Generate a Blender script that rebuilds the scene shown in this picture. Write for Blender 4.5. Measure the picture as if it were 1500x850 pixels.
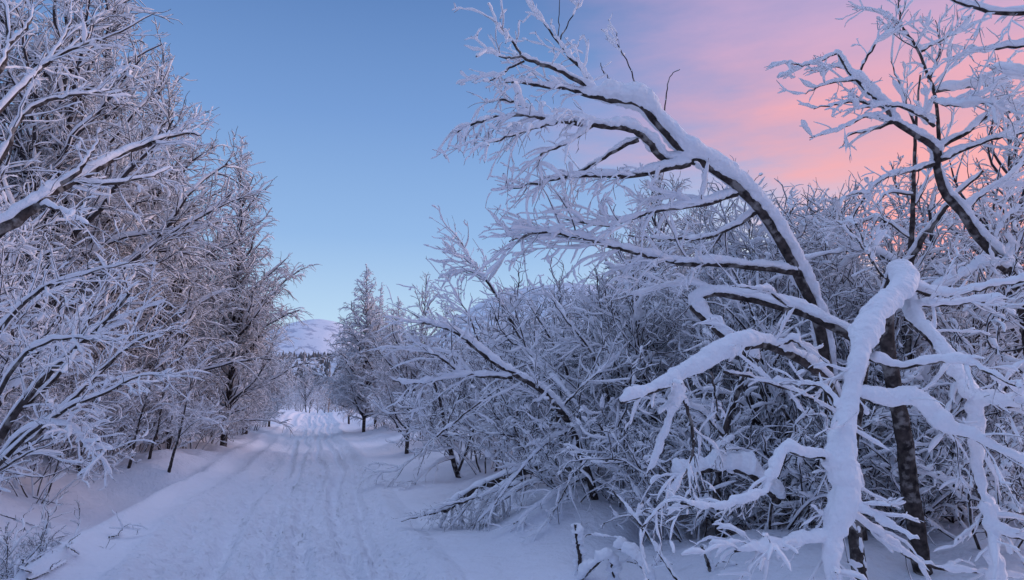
import bpy, math, random
import numpy as np

# ------------------------------------------------------------------ scene, camera, light
for o in list(bpy.data.objects):
    bpy.data.objects.remove(o)
S = bpy.context.scene
COL = S.collection
rad = math.radians
rng = np.random.default_rng(7)

F, CAMH, PITCH = 1083.0, 1.6, rad(8.66)
cam = bpy.data.objects.new('camera', bpy.data.cameras.new('camera'))
COL.objects.link(cam)
cam.location = (0, 0, CAMH)
cam.rotation_euler = (math.pi / 2 + PITCH, 0, 0)
cam.data.sensor_width = 36.0
cam.data.lens = 36.0 * F / 1500.0
cam.data.clip_start = 0.05
cam.data.clip_end = 20000
S.camera = cam

S.render.engine = 'CYCLES'
S.cycles.max_bounces = 10
S.cycles.diffuse_bounces = 9
S.cycles.glossy_bounces = 2
S.cycles.transparent_max_bounces = 4
S.cycles.caustics_reflective = False
S.cycles.caustics_refractive = False
S.view_settings.view_transform = 'Standard'
S.view_settings.look = 'None'
S.view_settings.exposure = 0.0
S.view_settings.gamma = 1.0
S.view_settings.use_curve_mapping = False


def lin(r, g, b):
    f = lambda c: (c / 255 / 12.92) if c / 255 <= 0.04045 else ((c / 255 + 0.055) / 1.055) ** 2.4
    return (f(r), f(g), f(b), 1.0)


SUN_AZ, SUN_EL = rad(62), rad(11)
W = bpy.data.worlds.new('World')
S.world = W
W.use_nodes = True
NT = W.node_tree
NT.nodes.clear()


def node(t, **kw):
    n = NT.nodes.new(t)
    for k, v in kw.items():
        setattr(n, k, v)
    return n


def link(a, b):
    NT.links.new(a, b)


def mth(op, a, b=None, c=None):
    n = node('ShaderNodeMath', operation=op)
    for i, v in enumerate((a, b, c)):
        if v is None:
            continue
        if isinstance(v, (int, float)):
            n.inputs[i].default_value = v
        else:
            link(v, n.inputs[i])
    return n.outputs[0]


def smooth(x, a, b, o0=0.0, o1=1.0):
    n = node('ShaderNodeMapRange', interpolation_type='SMOOTHSTEP')
    link(x, n.inputs['Value'])
    n.inputs['From Min'].default_value = a
    n.inputs['From Max'].default_value = b
    n.inputs['To Min'].default_value = o0
    n.inputs['To Max'].default_value = o1
    return n.outputs['Result']


def mixc(f, a, b):
    n = node('ShaderNodeMix', data_type='RGBA')
    if isinstance(f, (int, float)):
        n.inputs['Factor'].default_value = f
    else:
        link(f, n.inputs['Factor'])
    for s, v in ((6, a), (7, b)):
        if isinstance(v, tuple):
            n.inputs[s].default_value = v
        else:
            link(v, n.inputs[s])
    return n.outputs[2]


tc = node('ShaderNodeTexCoord')
sep = node('ShaderNodeSeparateXYZ')
link(tc.outputs['Generated'], sep.inputs[0])
dx, dy, dz = sep.outputs
EL = mth('ARCSINE', dz)
AZ = mth('ARCTAN2', dx, dy)                       # 0 ahead, + to the right
ramp = node('ShaderNodeValToRGB')
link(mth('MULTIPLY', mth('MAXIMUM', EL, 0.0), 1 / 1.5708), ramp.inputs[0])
cr = ramp.color_ramp
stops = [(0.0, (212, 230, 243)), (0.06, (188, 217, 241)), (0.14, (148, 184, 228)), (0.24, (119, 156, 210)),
         (0.34, (94, 130, 186)), (0.42, (104, 140, 196)), (0.60, (183, 205, 255)), (1.0, (204, 217, 255))]  # overhead colours brightened, out of view, to add light on the snow
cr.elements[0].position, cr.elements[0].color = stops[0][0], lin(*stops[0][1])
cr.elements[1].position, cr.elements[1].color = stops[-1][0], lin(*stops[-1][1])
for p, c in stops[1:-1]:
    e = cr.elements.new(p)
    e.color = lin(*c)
base = ramp.outputs[0]
# thin high cloud lit pink by the hidden sun: noise stretched along the bank
mp = node('ShaderNodeMapping')
link(tc.outputs['Generated'], mp.inputs['Vector'])
mp.inputs['Scale'].default_value = (1.5, 1.5, 6.0)
mp.inputs['Rotation'].default_value = (0.0, 0.45, 0.2)
nz = node('ShaderNodeTexNoise')
link(mp.outputs[0], nz.inputs['Vector'])
nz.inputs['Scale'].default_value = 2.2
nz.inputs['Detail'].default_value = 7
nz.inputs['Roughness'].default_value = 0.58
N0 = mth('SUBTRACT', nz.outputs[0], 0.5)
azn = mth('ADD', AZ, mth('MULTIPLY', N0, 0.55))
eln = mth('ADD', mth('ADD', EL, mth('MULTIPLY', N0, 0.20)), smooth(AZ, 0.25, 0.70, 0.0, 0.20))
# pale glow low on the right
glow = mth('MULTIPLY', smooth(AZ, 0.02, 0.50), smooth(EL, 0.34, 0.12))
back = smooth(mth('ABSOLUTE', AZ), 1.5, 2.6)
sky1 = mixc(mth('MULTIPLY', glow, 0.85), base, lin(250, 238, 234))
pk = mth('MULTIPLY', smooth(azn, -0.05, 0.52), smooth(eln, 0.215, 0.33))
pk = mth('MULTIPLY', pk, smooth(EL, 0.9, 0.28, 0.25, 1.0))
pk = mth('MULTIPLY', pk, smooth(mth('ABSOLUTE', AZ), 2.2, 1.2))
pcol = mixc(smooth(EL, 0.28, 0.50), lin(255, 172, 164), lin(205, 170, 204))
pk = mth('MULTIPLY', pk, mth('ADD', 0.92, mth('MULTIPLY', N0, 0.9)))
sky2 = mixc(pk, sky1, pcol)
back = mth('MULTIPLY', back, smooth(EL, 0.85, 0.45))
sky3 = mixc(mth('MULTIPLY', back, 0.85), sky2, lin(84, 92, 142))
low = smooth(EL, -0.12, -0.02)
sky4 = mixc(low, lin(120, 125, 170), sky3)
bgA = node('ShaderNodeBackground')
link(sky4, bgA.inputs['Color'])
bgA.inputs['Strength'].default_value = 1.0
nish = node('ShaderNodeTexSky', sky_type='NISHITA')
nish.sun_disc = False
nish.sun_elevation = rad(1.0)
nish.sun_rotation = SUN_AZ
nish.ozone_density = 4.0
nish.dust_density = 0.6
bgB = node('ShaderNodeBackground')
link(nish.outputs[0], bgB.inputs['Color'])
bgB.inputs['Strength'].default_value = 0.05
add = node('ShaderNodeAddShader')
link(bgA.outputs[0], add.inputs[0])
link(bgB.outputs[0], add.inputs[1])
wo = node('ShaderNodeOutputWorld')
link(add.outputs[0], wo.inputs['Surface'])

sl = bpy.data.lights.new('sun', 'SUN')
sl.energy = 1.75
sl.angle = rad(40)
sl.color = (1.0, 0.76, 0.75)
sun = bpy.data.objects.new('sun', sl)
COL.objects.link(sun)
sun.location = (30, 20, 40)
sun.rotation_euler = (math.pi / 2 - SUN_EL, 0, -SUN_AZ + math.pi)   # lamp -Z travels away from azimuth SUN_AZ

# ------------------------------------------------------------------ materials


def material(name):
    m = bpy.data.materials.new(name)
    m.use_nodes = True
    nt = m.node_tree
    return m, nt, nt.nodes['Principled BSDF']


def snow_mat(name, col, scales, strength, dist):
    m, nt, b = material(name)
    b.inputs['Roughness'].default_value = 0.65
    b.inputs['Specular IOR Level'].default_value = 0.25
    t = nt.nodes.new('ShaderNodeTexCoord')
    prev = None
    for sc, st in scales:
        n = nt.nodes.new('ShaderNodeTexNoise')
        nt.links.new(t.outputs['Object'], n.inputs['Vector'])
        n.inputs['Scale'].default_value = sc
        n.inputs['Detail'].default_value = 4
        bp = nt.nodes.new('ShaderNodeBump')
        bp.inputs['Strength'].default_value = st
        bp.inputs['Distance'].default_value = dist / sc
        nt.links.new(n.outputs[0], bp.inputs['Height'])
        if prev:
            nt.links.new(prev.outputs[0], bp.inputs['Normal'])
        prev = bp
    nt.links.new(prev.outputs[0], b.inputs['Normal'])
    n = nt.nodes.new('ShaderNodeTexNoise')
    nt.links.new(t.outputs['Object'], n.inputs['Vector'])
    n.inputs['Scale'].default_value = scales[0][0] * 0.4
    r = nt.nodes.new('ShaderNodeValToRGB')
    nt.links.new(n.outputs[0], r.inputs[0])
    r.color_ramp.elements[0].color = tuple(c * 0.94 for c in col[:3]) + (1,)
    r.color_ramp.elements[1].color = col
    nt.links.new(r.outputs[0], b.inputs['Base Color'])
    return m


M_SNOW = snow_mat('snow_on_branches', (0.93, 0.945, 0.98, 1), [(9.0, 0.5), (40.0, 0.5)], 0.5, 0.6)
M_GROUND = snow_mat('ground_snow', (0.88, 0.90, 0.955, 1), [(3.0, 0.5), (14.0, 0.6), (60.0, 0.6)], 0.5, 0.5)
M_PATH = snow_mat('trodden_snow', (0.86, 0.885, 0.945, 1), [(5.0, 0.9), (16.0, 0.9), (70.0, 0.7)], 0.5, 0.6)


def bark_mat(name, c0, c1, frost=0.0):
    m, nt, b = material(name)
    b.inputs['Roughness'].default_value = 0.85
    b.inputs['Specular IOR Level'].default_value = 0.2
    t = nt.nodes.new('ShaderNodeTexCoord')
    n = nt.nodes.new('ShaderNodeTexNoise')
    nt.links.new(t.outputs['Object'], n.inputs['Vector'])
    n.inputs['Scale'].default_value = 18
    n.inputs['Detail'].default_value = 6
    r = nt.nodes.new('ShaderNodeValToRGB')
    nt.links.new(n.outputs[0], r.inputs[0])
    r.color_ramp.elements[0].position = 0.3
    r.color_ramp.elements[0].color = c0
    r.color_ramp.elements[1].position = 0.7
    r.color_ramp.elements[1].color = c1
    out = r.outputs[0]
    if frost:
        n2 = nt.nodes.new('ShaderNodeTexNoise')
        nt.links.new(t.outputs['Object'], n2.inputs['Vector'])
        n2.inputs['Scale'].default_value = 9
        n2.inputs['Detail'].default_value = 5
        mr = nt.nodes.new('ShaderNodeMapRange')
        nt.links.new(n2.outputs[0], mr.inputs[0])
        mr.inputs[1].default_value = 0.62 - frost * 0.3
        mr.inputs[2].default_value = 0.72 - frost * 0.3
        mx = nt.nodes.new('ShaderNodeMix')
        mx.data_type = 'RGBA'
        nt.links.new(mr.outputs[0], mx.inputs['Factor'])
        nt.links.new(out, mx.inputs[6])
        mx.inputs[7].default_value = (0.24, 0.225, 0.21, 1)
        out = mx.outputs[2]
    nt.links.new(out, b.inputs['Base Color'])
    bp = nt.nodes.new('ShaderNodeBump')
    bp.inputs['Strength'].default_value = 0.7
    bp.inputs['Distance'].default_value = 0.01
    nt.links.new(n.outputs[0], bp.inputs['Height'])
    nt.links.new(bp.outputs[0], b.inputs['Normal'])
    return m


M_BARK = bark_mat('dark_bark', (0.016, 0.013, 0.013, 1), (0.105, 0.085, 0.078, 1), 0.25)
M_TWIG = bark_mat('twig_bark', (0.028, 0.024, 0.027, 1), (0.080, 0.068, 0.072, 1), 0.0)
M_BROWN = bark_mat('gold_lit_bark', (0.16, 0.095, 0.06, 1), (0.36, 0.22, 0.14, 1), 0.0)  # brown bark with golden last light put into its colour
M_FAR = bark_mat('conifer_dark', (0.05, 0.055, 0.07, 1), (0.16, 0.165, 0.19, 1), 0.6)

# ------------------------------------------------------------------ geometry helpers
UP = np.array([0.0, 0.0, 1.0])


def nrm(v):
    return v / np.maximum(np.linalg.norm(v, axis=-1, keepdims=True), 1e-9)


def tangents(P):
    T = np.empty_like(P)
    T[:, 1:-1] = P[:, 2:] - P[:, :-2]
    T[:, 0] = P[:, 1] - P[:, 0]
    T[:, -1] = P[:, -1] - P[:, -2]
    return nrm(T)


def ringmesh(V):                                   # V (N,K,S,3) -> verts, quads
    N, K, Sd = V.shape[:3]
    i = np.arange(N)[:, None, None] * (K * Sd)
    k = np.arange(K - 1)[None, :, None] * Sd
    s = np.arange(Sd)[None, None, :]
    s2 = (s + 1) % Sd
    a = i + k + s
    b = i + k + s2
    q = np.stack([a, a + Sd, b + Sd, b], -1).reshape(-1, 4)
    return V.reshape(-1, 3), q


def bark_tube(P, R, sides, rough=0.0):
    T = tangents(P)
    steep = np.abs(T[:, :, 2]).mean(1) > 0.75
    ref = np.where(steep[:, None, None], np.array([1.0, 0.13, 0.0]), UP)
    s = nrm(np.cross(T, ref))
    n = np.cross(s, T)
    a = np.arange(sides) * 2 * math.pi / sides + 0.3
    ca, sa = np.cos(a), np.sin(a)
    off = ca[None, None, :, None] * s[:, :, None] + sa[None, None, :, None] * n[:, :, None]
    RR = R[:, :, None, None]
    if rough:
        RR = RR * (1 + rough * rng.standard_normal((P.shape[0], P.shape[1], sides, 1)))
    return ringmesh(P[:, :, None] + off * RR)


SEC4 = np.array([[-1, 0.0], [0, -0.30], [1, 0.0], [0, 1.0]])
SEC6 = np.array([[-1, 0.05], [-0.45, -0.35], [0.45, -0.35], [1, 0.05], [0.62, 0.80], [-0.62, 0.80]])
a_ = np.arange(12) * 2 * math.pi / 12
SEC12 = np.stack([np.cos(a_), np.where(np.sin(a_) < 0, 0.28 * np.sin(a_), np.sin(a_))], 1)


def snow_tube(P, R, W0, sec, smin=0.12, lump=0.35, rough=0.0, fade=True, bare=0.0, edge=0.80, wind=None, cap=False):
    """snow lying along the upper side of branches: W0 (N,K) half-width the snow would have on a level branch"""
    N, K = R.shape
    T = tangents(P)
    s = np.cross(T, UP + np.array([0.013, 0.021, 0.0]) if wind is None else nrm(UP + np.array(wind)))
    hz = np.linalg.norm(s, axis=-1)
    s = nrm(s)
    n = np.cross(s, T)
    g = np.maximum(hz ** 0.8, smin)
    z = rng.standard_normal((N, K))
    if K > 3:
        z[:, 1:-1] = (z[:, :-2] + z[:, 1:-1] + z[:, 2:]) / 1.6
    m = np.clip(1 + lump * z, bare, 2.2)
    per = np.clip(1 + 0.35 * rng.standard_normal((N, 1)), 0.35, 1.9) if N > 1 else 1.0
    w = R * edge * (np.minimum(1, 1.6 * hz) if smin < 0.6 else 1.0) + W0 * g * m * per
    if fade:
        e = np.ones(K)
        e[0] = 0.6
        e[-1] = 0.35
        w = w * e
    h = w * (0.85 + 0.25 * rng.random((N, 1)))
    C = P + n * (R * 0.75)[:, :, None]
    V = (C[:, :, None] + s[:, :, None] * (sec[None, None, :, 0:1] * w[:, :, None, None])
         + n[:, :, None] * (sec[None, None, :, 1:2] * h[:, :, None, None]))
    if rough:
        V = V + rough * w[:, :, None, None] * rng.standard_normal(V.shape)
    if cap:
        mid = V.mean(2, keepdims=True)
        V = np.concatenate([mid[:, :1] + 1e-4 * (V[:, :1] - mid[:, :1]), V, mid[:, -1:] + 1e-4 * (V[:, -1:] - mid[:, -1:])], 1)
    return ringmesh(V)


class Bag:
    def __init__(self):
        self.v, self.f, self.n = [], [], 0

    def add(self, vf):
        v, f = vf
        self.v.append(v)
        self.f.append(f + self.n)
        self.n += len(v)
        return self

    def mesh(self, name, mat):
        v = np.concatenate(self.v).astype(np.float32)
        f = np.concatenate(self.f).astype(np.int32)
        me = bpy.data.meshes.new(name)
        me.vertices.add(len(v))
        me.vertices.foreach_set('co', v.ravel())
        k = f.shape[1]
        me.loops.add(f.size)
        me.loops.foreach_set('vertex_index', f.ravel())
        me.polygons.add(len(f))
        me.polygons.foreach_set('loop_start', np.arange(0, f.size, k, dtype=np.int32))
        me.update(calc_edges=True)
        me.materials.append(mat)
        return me

    def obj(self, name, mat, parent=None):
        o = bpy.data.objects.new(name, self.mesh(name, mat))
        COL.objects.link(o)
        o.parent = parent
        return o


def empty(name, loc=(0, 0, 0)):
    o = bpy.data.objects.new(name, None)
    COL.objects.link(o)
    o.location = loc
    o.empty_display_size = 0.2
    return o


def tag(o, label=None, cat=None, group=None, kind=None):
    for k, v in (('label', label), ('category', cat), ('group', group), ('kind', kind)):
        if v:
            o[k] = v
    return o


def copy_tree(o, parent=None):
    c = o.copy()
    COL.objects.link(c)
    if parent is not None:
        c.parent = parent
    for ch in KIDS.get(o.name, []):
        k = copy_tree(ch, c)
    return c


KIDS = {}


def index_kids(root):
    st = [root]
    while st:
        o = st.pop()
        ch = list(o.children)
        KIDS[o.name] = ch
        st += ch


# ------------------------------------------------------------------ branching


def grow(p0, d0, L, K, wander, up=0.0, droop=0.0):
    N = len(p0)
    P = np.empty((N, K, 3))
    P[:, 0] = p0
    d = nrm(d0)
    step = (L / (K - 1))[:, None]
    for k in range(1, K):
        t = k / (K - 1)
        d = nrm(d + wander * rng.standard_normal((N, 3)) + UP * (up - droop * t))
        P[:, k] = P[:, k - 1] + d * step
    return P


class Lev:
    """one level of branches: P (N,K,3), R (N,K), L (N,), gid (N,) the limb each belongs to"""

    def __init__(self, P, R, L, gid):
        self.P, self.R, self.L, self.gid = P, R, L, gid


def children(par, dens, t0, t1, ang, angsd, ratio, taper, K, wander, up, droop, flat=0.0, rmax=0.7, rl=0.008,
             rmin=0.0018, lmin=0.05, lmax=9.0, absl=None):
    N = len(par.P)
    cnt = rng.poisson(np.maximum(dens * par.L, 0.0))
    idx = np.repeat(np.arange(N), cnt)
    n = len(idx)
    if n == 0:
        return None
    t = t0 + (t1 - t0) * rng.random(n) ** 0.85
    Kp = par.P.shape[1]
    x = t * (Kp - 1)
    i = np.minimum(x.astype(int), Kp - 2)
    f = (x - i)[:, None]
    A, B = par.P[idx, i], par.P[idx, i + 1]
    p0 = A + (B - A) * f
    T = nrm(B - A)
    r = par.R[idx, i] * (1 - f[:, 0]) + par.R[idx, i + 1] * f[:, 0]
    s = nrm(np.cross(T, UP + np.array([0.05, 0.02, 0])))
    u = np.cross(s, T)
    ph = rng.random(n) * 2 * math.pi
    c, sn = np.cos(ph), np.sin(ph) * (1 - flat)
    az = nrm(c[:, None] * s + sn[:, None] * u)
    a = ang + angsd * rng.standard_normal(n)
    d = np.cos(a)[:, None] * T + np.sin(a)[:, None] * az
    if absl is None:
        L = par.L[idx] * ratio * (1 - taper * t) * (0.55 + 0.8 * rng.random(n))
    else:
        L = absl * (1 - taper * t) * (0.5 + 0.9 * rng.random(n))
    L = np.clip(L, lmin, lmax)
    P = grow(p0, d, L, K, wander, up, droop)
    r0 = np.maximum(np.minimum(r * rmax, L * rl), rmin)
    tt = np.linspace(0, 1, K)[None]
    R = r0[:, None] * (1 - tt) + np.maximum(r0 * 0.3, rmin * 0.6)[:, None] * tt
    return Lev(P, R, L, par.gid[idx])


def snowlev(bag, lv, w0, w1, sec, smin=0.10, lump=0.45, sel=None, rough=0.0):
    P, R = lv.P, lv.R
    if sel is not None:
        P, R = P[sel], R[sel]
    if len(P) == 0:
        return
    W0 = w0 + w1 * R
    bag.add(snow_tube(P, R, W0, sec, smin, lump, rough))


def trunk_lev(paths, r0, r1, gid=None, power=1.0):
    P = np.array(paths)
    K = P.shape[1]
    L = np.linalg.norm(np.diff(P, axis=1), axis=2).sum(1)
    t = np.linspace(0, 1, K)[None] ** power
    r0 = np.broadcast_to(np.asarray(r0, float), (len(P),))[:, None]
    r1 = np.broadcast_to(np.asarray(r1, float), (len(P),))[:, None]
    return Lev(P, r0 * (1 - t) + r1 * t, L, np.arange(len(P)) if gid is None else gid)


# ---- procedural trees -------------------------------------------------------------------


def make_birch(H, spread=0.30, dens=1.0, droop=0.10, snow=1.0, name='birch_tree', bark=None, lean=0.02, first=0.08, wob=0.035, pw=0.75,
               t_ang=0.95, fine=1.0, nosnow=False, tk=1.0):
    """slim northern birch: one trunk, rising limbs with hanging tips, curtains of fine twigs"""
    root = empty(name)
    P0 = grow(np.array([[0, 0, -0.15]]), np.array([[lean, lean * 0.4, 1.0]]), np.array([H + 0.15]), 22, wob, 0.03)
    tr = trunk_lev(P0, 0.0095 * H + 0.012, 0.008)
    K1 = 9
    n1 = int(H * 7.5 * dens)
    t = first + (1 - first) * (np.arange(n1) + rng.random(n1)) / n1
    x = t * 21
    i = np.minimum(x.astype(int), 20)
    f = (x - i)[:, None]
    p0 = tr.P[0][i] * (1 - f) + tr.P[0][i + 1] * f
    az = np.arange(n1) * 2.399 + rng.random(n1) * 0.9
    a = t_ang - 0.35 * t + 0.14 * rng.standard_normal(n1)
    d = np.stack([np.cos(az) * np.sin(a), np.sin(az) * np.sin(a), np.cos(a)], 1)
    prof = np.clip((1.02 - t) ** pw * (0.55 + 0.9 * np.minimum(t / 0.25, 1)), 0.05, 2)
    L = H * spread * prof * (0.35 + 1.0 * rng.random(n1))
    P1 = grow(p0, d, L, K1, 0.17, 0.07, droop * 1.6)
    r = np.clip(0.013 * L + 0.003, 0.004, 0.05) * tk
    tt = np.linspace(0, 1, K1)[None]
    l1 = Lev(P1, r[:, None] * (1 - 0.75 * tt), L, np.zeros(n1, int))
    l2 = children(l1, 7.0 * fine, 0.12, 1.0, 0.75, 0.25, 0.34, 0.45, 6, 0.16, 0.05, droop * 2.6, 0.2, rmin=0.0045 * tk, rl=0.011, lmin=0.15)
    l3 = children(l2, 10.0 * fine, 0.1, 1.0, 0.65, 0.3, 0.6, 0.4, 5, 0.18, 0.0, droop * 3.4, 0.2, rmin=0.0036 * tk, lmin=0.12, lmax=0.50)
    trunk = Bag().add(bark_tube(tr.P, tr.R, 9, 0.05)).obj('trunk', bark or M_BARK, root)
    cb = Bag().add(bark_tube(l1.P, l1.R * 1.2, 5)).add(bark_tube(l2.P, l2.R * 1.4, 3)).add(bark_tube(l3.P, l3.R * 1.3, 3))
    cb.obj('crown', bark or M_TWIG, root)
    if not nosnow:
        sb = Bag()
        sb.add(snow_tube(tr.P, tr.R, tr.R * 0.12 + 0.004, SEC6, 0.12, 0.6))
        snowlev(sb, l1, 0.011 * snow * tk, 0.9, SEC6)
        snowlev(sb, l2, 0.0085 * snow * tk, 0.6, SEC4)
        snowlev(sb, l3, 0.0065 * snow * tk, 0.4, SEC4)
        sb.obj('snow_cover', M_SNOW, root)
    index_kids(root)
    return root


def make_shrub(H, nst, lean=0.5, arch=0.12, dens=1.0, snow=1.0, name='shrub', bias=(0, 0), spread=0.25, stems_apart=True,
               fine=1.0, r0=0.022, fat=1.0):
    """many-stemmed bush: arching stems, forking snow-laden side branches"""
    root = empty(name)
    az = np.arange(nst) * 2.399 + rng.random(nst) * 1.0
    a = lean * (0.35 + 0.9 * rng.random(nst))
    d = np.stack([np.cos(az) * np.sin(a) + bias[0], np.sin(az) * np.sin(a) + bias[1], np.cos(a)], 1)
    L = H * (0.75 + 0.5 * rng.random(nst))
    p0 = np.stack([spread * np.cos(az) * rng.random(nst), spread * np.sin(az) * rng.random(nst), np.full(nst, -0.15)], 1)
    P = grow(p0, d, L, 14, 0.075, 0.03, arch)
    P[:, :, 2] = np.maximum(P[:, :, 2], np.linspace(-0.15, 0.12, 14)[None])
    rr = r0 * (0.6 + 0.8 * rng.random(nst)) * (H / 3.0)
    st = trunk_lev(P, rr, rr * 0.22)
    l1 = children(st, 3.6 * dens, 0.18, 1.0, 0.75, 0.22, 0.46, 0.45, 10, 0.19, 0.06, arch * 0.6, 0.15, rl=0.013, rmin=0.008, lmin=0.25)
    l2 = children(l1, 6.0 * dens * fine, 0.12, 1.0, 0.75, 0.25, 0.50, 0.4, 8, 0.26, 0.06, arch * 0.6, 0.2, rl=0.012, rmin=0.0058, lmin=0.15)
    l3 = children(l2, 5.5 * dens * fine, 0.15, 1.0, 0.7, 0.3, 0.65, 0.3, 6, 0.26, 0.08, 0.06, 0.2, rmin=0.0034, lmin=0.10, lmax=0.34)
    groups = range(nst) if stems_apart else [None]
    for gi in groups:
        s = (lambda lv: slice(None) if gi is None else lv.gid == gi)
        o = Bag().add(bark_tube(st.P[s(st)], st.R[s(st)], 7, 0.05)).obj('stem', M_BARK, root)
        tb = Bag()
        sb = Bag()
        snowlev(sb, st, 0.012 * snow, 0.9, SEC6, 0.14, 0.4, s(st))
        for lv, w0, w1, sec, nb in ((l1, 0.017 * fat, 0.9, SEC6, 5), (l2, 0.0125 * fat, 0.7, SEC6, 4), (l3, 0.0052 * fat, 0.5, SEC6, 3)):
            m = s(lv)
            if len(lv.P[m]):
                tb.add(bark_tube(lv.P[m], lv.R[m] * 1.45, nb))
                snowlev(sb, lv, w0 * snow, w1, sec, 0.12, 0.38 if lv is l3 else 0.60, m)
        if tb.v:
            tb.obj('twig_spray', M_TWIG, o)
        sb.obj('snow_cover', M_SNOW, o)
    index_kids(root)
    return root


# ---- traced trees -----------------------------------------------------------------------
CP, SP = math.cos(PITCH), math.sin(PITCH)


def P3(px, py, d):
    """the point at forward depth d metres seen at photo pixel (px, py)"""
    x = (px - 750) / F * d
    y = -(py - 425) / F * d
    return np.array([x, d * CP - y * SP, CAMH + d * SP + y * CP])


def spline(pts, K):
    p = np.array(pts, float)
    if len(p) == 2:
        p = np.stack([p[0], (p[0] + p[1]) / 2, p[1]])
    q = np.concatenate([[2 * p[0] - p[1]], p, [2 * p[-1] - p[-2]]])
    n = len(p) - 1
    out = []
    for x in np.linspace(0, n, K):
        i = min(int(x), n - 1)
        t = x - i
        a, b, c, d = q[i:i + 4]
        out.append(0.5 * (2 * b + (c - a) * t + (2 * a - 5 * b + 4 * c - d) * t * t + (3 * b - a - 3 * c + d) * t ** 3))
    return np.array(out)


TEX = bpy.data.textures.new('snow_lumps', 'CLOUDS')
TEX.noise_scale = 0.16
TEX.noise_depth = 3
TEX2 = bpy.data.textures.new('snow_crumbs', 'CLOUDS')
TEX2.noise_scale = 0.045
TEX2.noise_depth = 4


def traced(name, trunk, limbs, tw=None, trunk_r=(0.08, 0.02), trunk_snow=0.03, smin=0.25, fat=0.0):
    """trunk: [(px,py,depth)...]; limbs: dicts with pts, r0, r1, snow (half-width m), twig density d"""
    global rng
    rng = np.random.default_rng(int(trunk[0][0] * 7 + trunk[0][1] * 3 + trunk[0][2] * 1000) % 99991)
    root = empty(name)
    g0 = P3(*trunk[0])
    root.location = g0
    o3 = g0[None, None]
    tw = tw or {}
    fb = Bag()
    if trunk_r:
        P = spline([P3(*q) for q in trunk], 40)[None] - o3
        P[:, 1:-1] += 0.0025 * rng.standard_normal(P[:, 1:-1].shape)
        tr = trunk_lev(P, trunk_r[0], trunk_r[1])
        ob = Bag().add(bark_tube(tr.P, tr.R, 12, 0.025)).obj('trunk', M_BARK, root)
        if trunk_snow and fat:
            fb.add(snow_tube(tr.P, tr.R, np.full_like(tr.R, trunk_snow), SEC12, smin, 0.22, 0.03, cap=True))
        elif trunk_snow:
            Bag().add(snow_tube(tr.P, tr.R, np.full_like(tr.R, trunk_snow), SEC12, smin, 0.25, 0.05)).obj('snow_cover', M_SNOW, ob)
        if tw.get('trunk_twigs'):
            limbs = limbs + [dict(lev=tr, d=tw['trunk_twigs'], t0=0.45)]
    for lb in limbs:
        own = None
        if 'lev' in lb:
            l0 = lb['lev']
        else:
            K = max(14, 4 * len(lb['pts']))
            P = spline([P3(*q) for q in lb['pts']], K)[None] - o3
            j = lb.get('jit', 0.005)
            P[:, 1:-1] += j * rng.standard_normal(P[:, 1:-1].shape)
            l0 = trunk_lev(P, lb['r0'], lb['r1'])
            own = Bag().add(bark_tube(l0.P, l0.R, 8, 0.05)).obj('branch', M_BARK, root)
        d = lb.get('d', 1.0)
        sb, tb = Bag(), Bag()
        if own is not None:
            sw = lb.get('snow', 0.02)
            if isinstance(sw, (list, tuple)):
                sw = np.interp(np.linspace(0, 1, l0.R.shape[1]), np.linspace(0, 1, len(sw)), sw)[None]
            else:
                sw = np.full_like(l0.R, sw)
            (fb if fat else sb).add(snow_tube(l0.P, l0.R, sw, SEC12, lb.get('smin', smin), lb.get('lump', 0.28), 0.02 if fat else 0.05, edge=0.95,
                                              wind=(0.1, -0.45, 0) if lb.get('smin', smin) >= 0.6 else None, cap=bool(fat)))
        up, dr, s = lb.get('up', 0.06), lb.get('droop', 0.10), lb.get('ts', 1.0)
        if d > 0:
            l1 = children(l0, 6.5 * d, lb.get('t0', 0.12), 1.0, lb.get('ang', 0.7), 0.22, 0.36, 0.3, 8, 0.13, up, dr, 0.2,
                          absl=lb.get('tl', 0.65), lmin=0.14)
            l2 = children(l1, 7.0 * lb.get('d2', 1.0), 0.12, 1.0, 0.65, 0.25, 0.5, 0.35, 6, 0.16, up, dr, 0.25, lmin=0.08) if l1 else None
            l3 = children(l2, 4.5 * lb.get('d3', 1.0), 0.2, 1.0, 0.7, 0.3, 0.5, 0.2, 5, 0.2, 0.08, 0.06, 0.2, rmin=0.002, lmin=0.05,
                          lmax=0.2) if l2 else None
            for lv, w0, w1, sec, nb in ((l1, 0.0120, 0.9, SEC6, 5), (l2, 0.0090, 0.7, SEC6, 4), (l3, 0.0052, 0.5, SEC6, 4)):
                if lv is not None:
                    tb.add(bark_tube(lv.P, lv.R * 1.3, nb))
                    snowlev(sb, lv, w0 * s, w1, sec, 0.12, 0.4 if lv is l1 else 0.25)
        par = own if own is not None else ob
        if tb.v:
            tb.obj('twig_spray', M_TWIG, par)
        if sb.v:
            sb.obj('snow_cover', M_SNOW, par)
    if fat and fb.v:
        fo = fb.obj('snow_cover', M_SNOW, root)
        fo['label'] = 'thick snow lying along the trunk and main limbs'
        md = fo.modifiers.new('union', 'REMESH')
        md.mode = 'VOXEL'
        md.voxel_size = fat
        md.use_smooth_shade = True
        md = fo.modifiers.new('soften', 'SMOOTH')
        md.factor = 0.5
        md.iterations = 4
        md = fo.modifiers.new('lumps', 'DISPLACE')
        md.texture = TEX
        md.texture_coords = 'LOCAL'
        md.strength = fat * 5.0
        md.mid_level = 0.52
        md = fo.modifiers.new('crumbs', 'DISPLACE')
        md.texture = TEX2
        md.texture_coords = 'LOCAL'
        md.strength = fat * 2.2
        md.mid_level = 0.5
    return root


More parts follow.
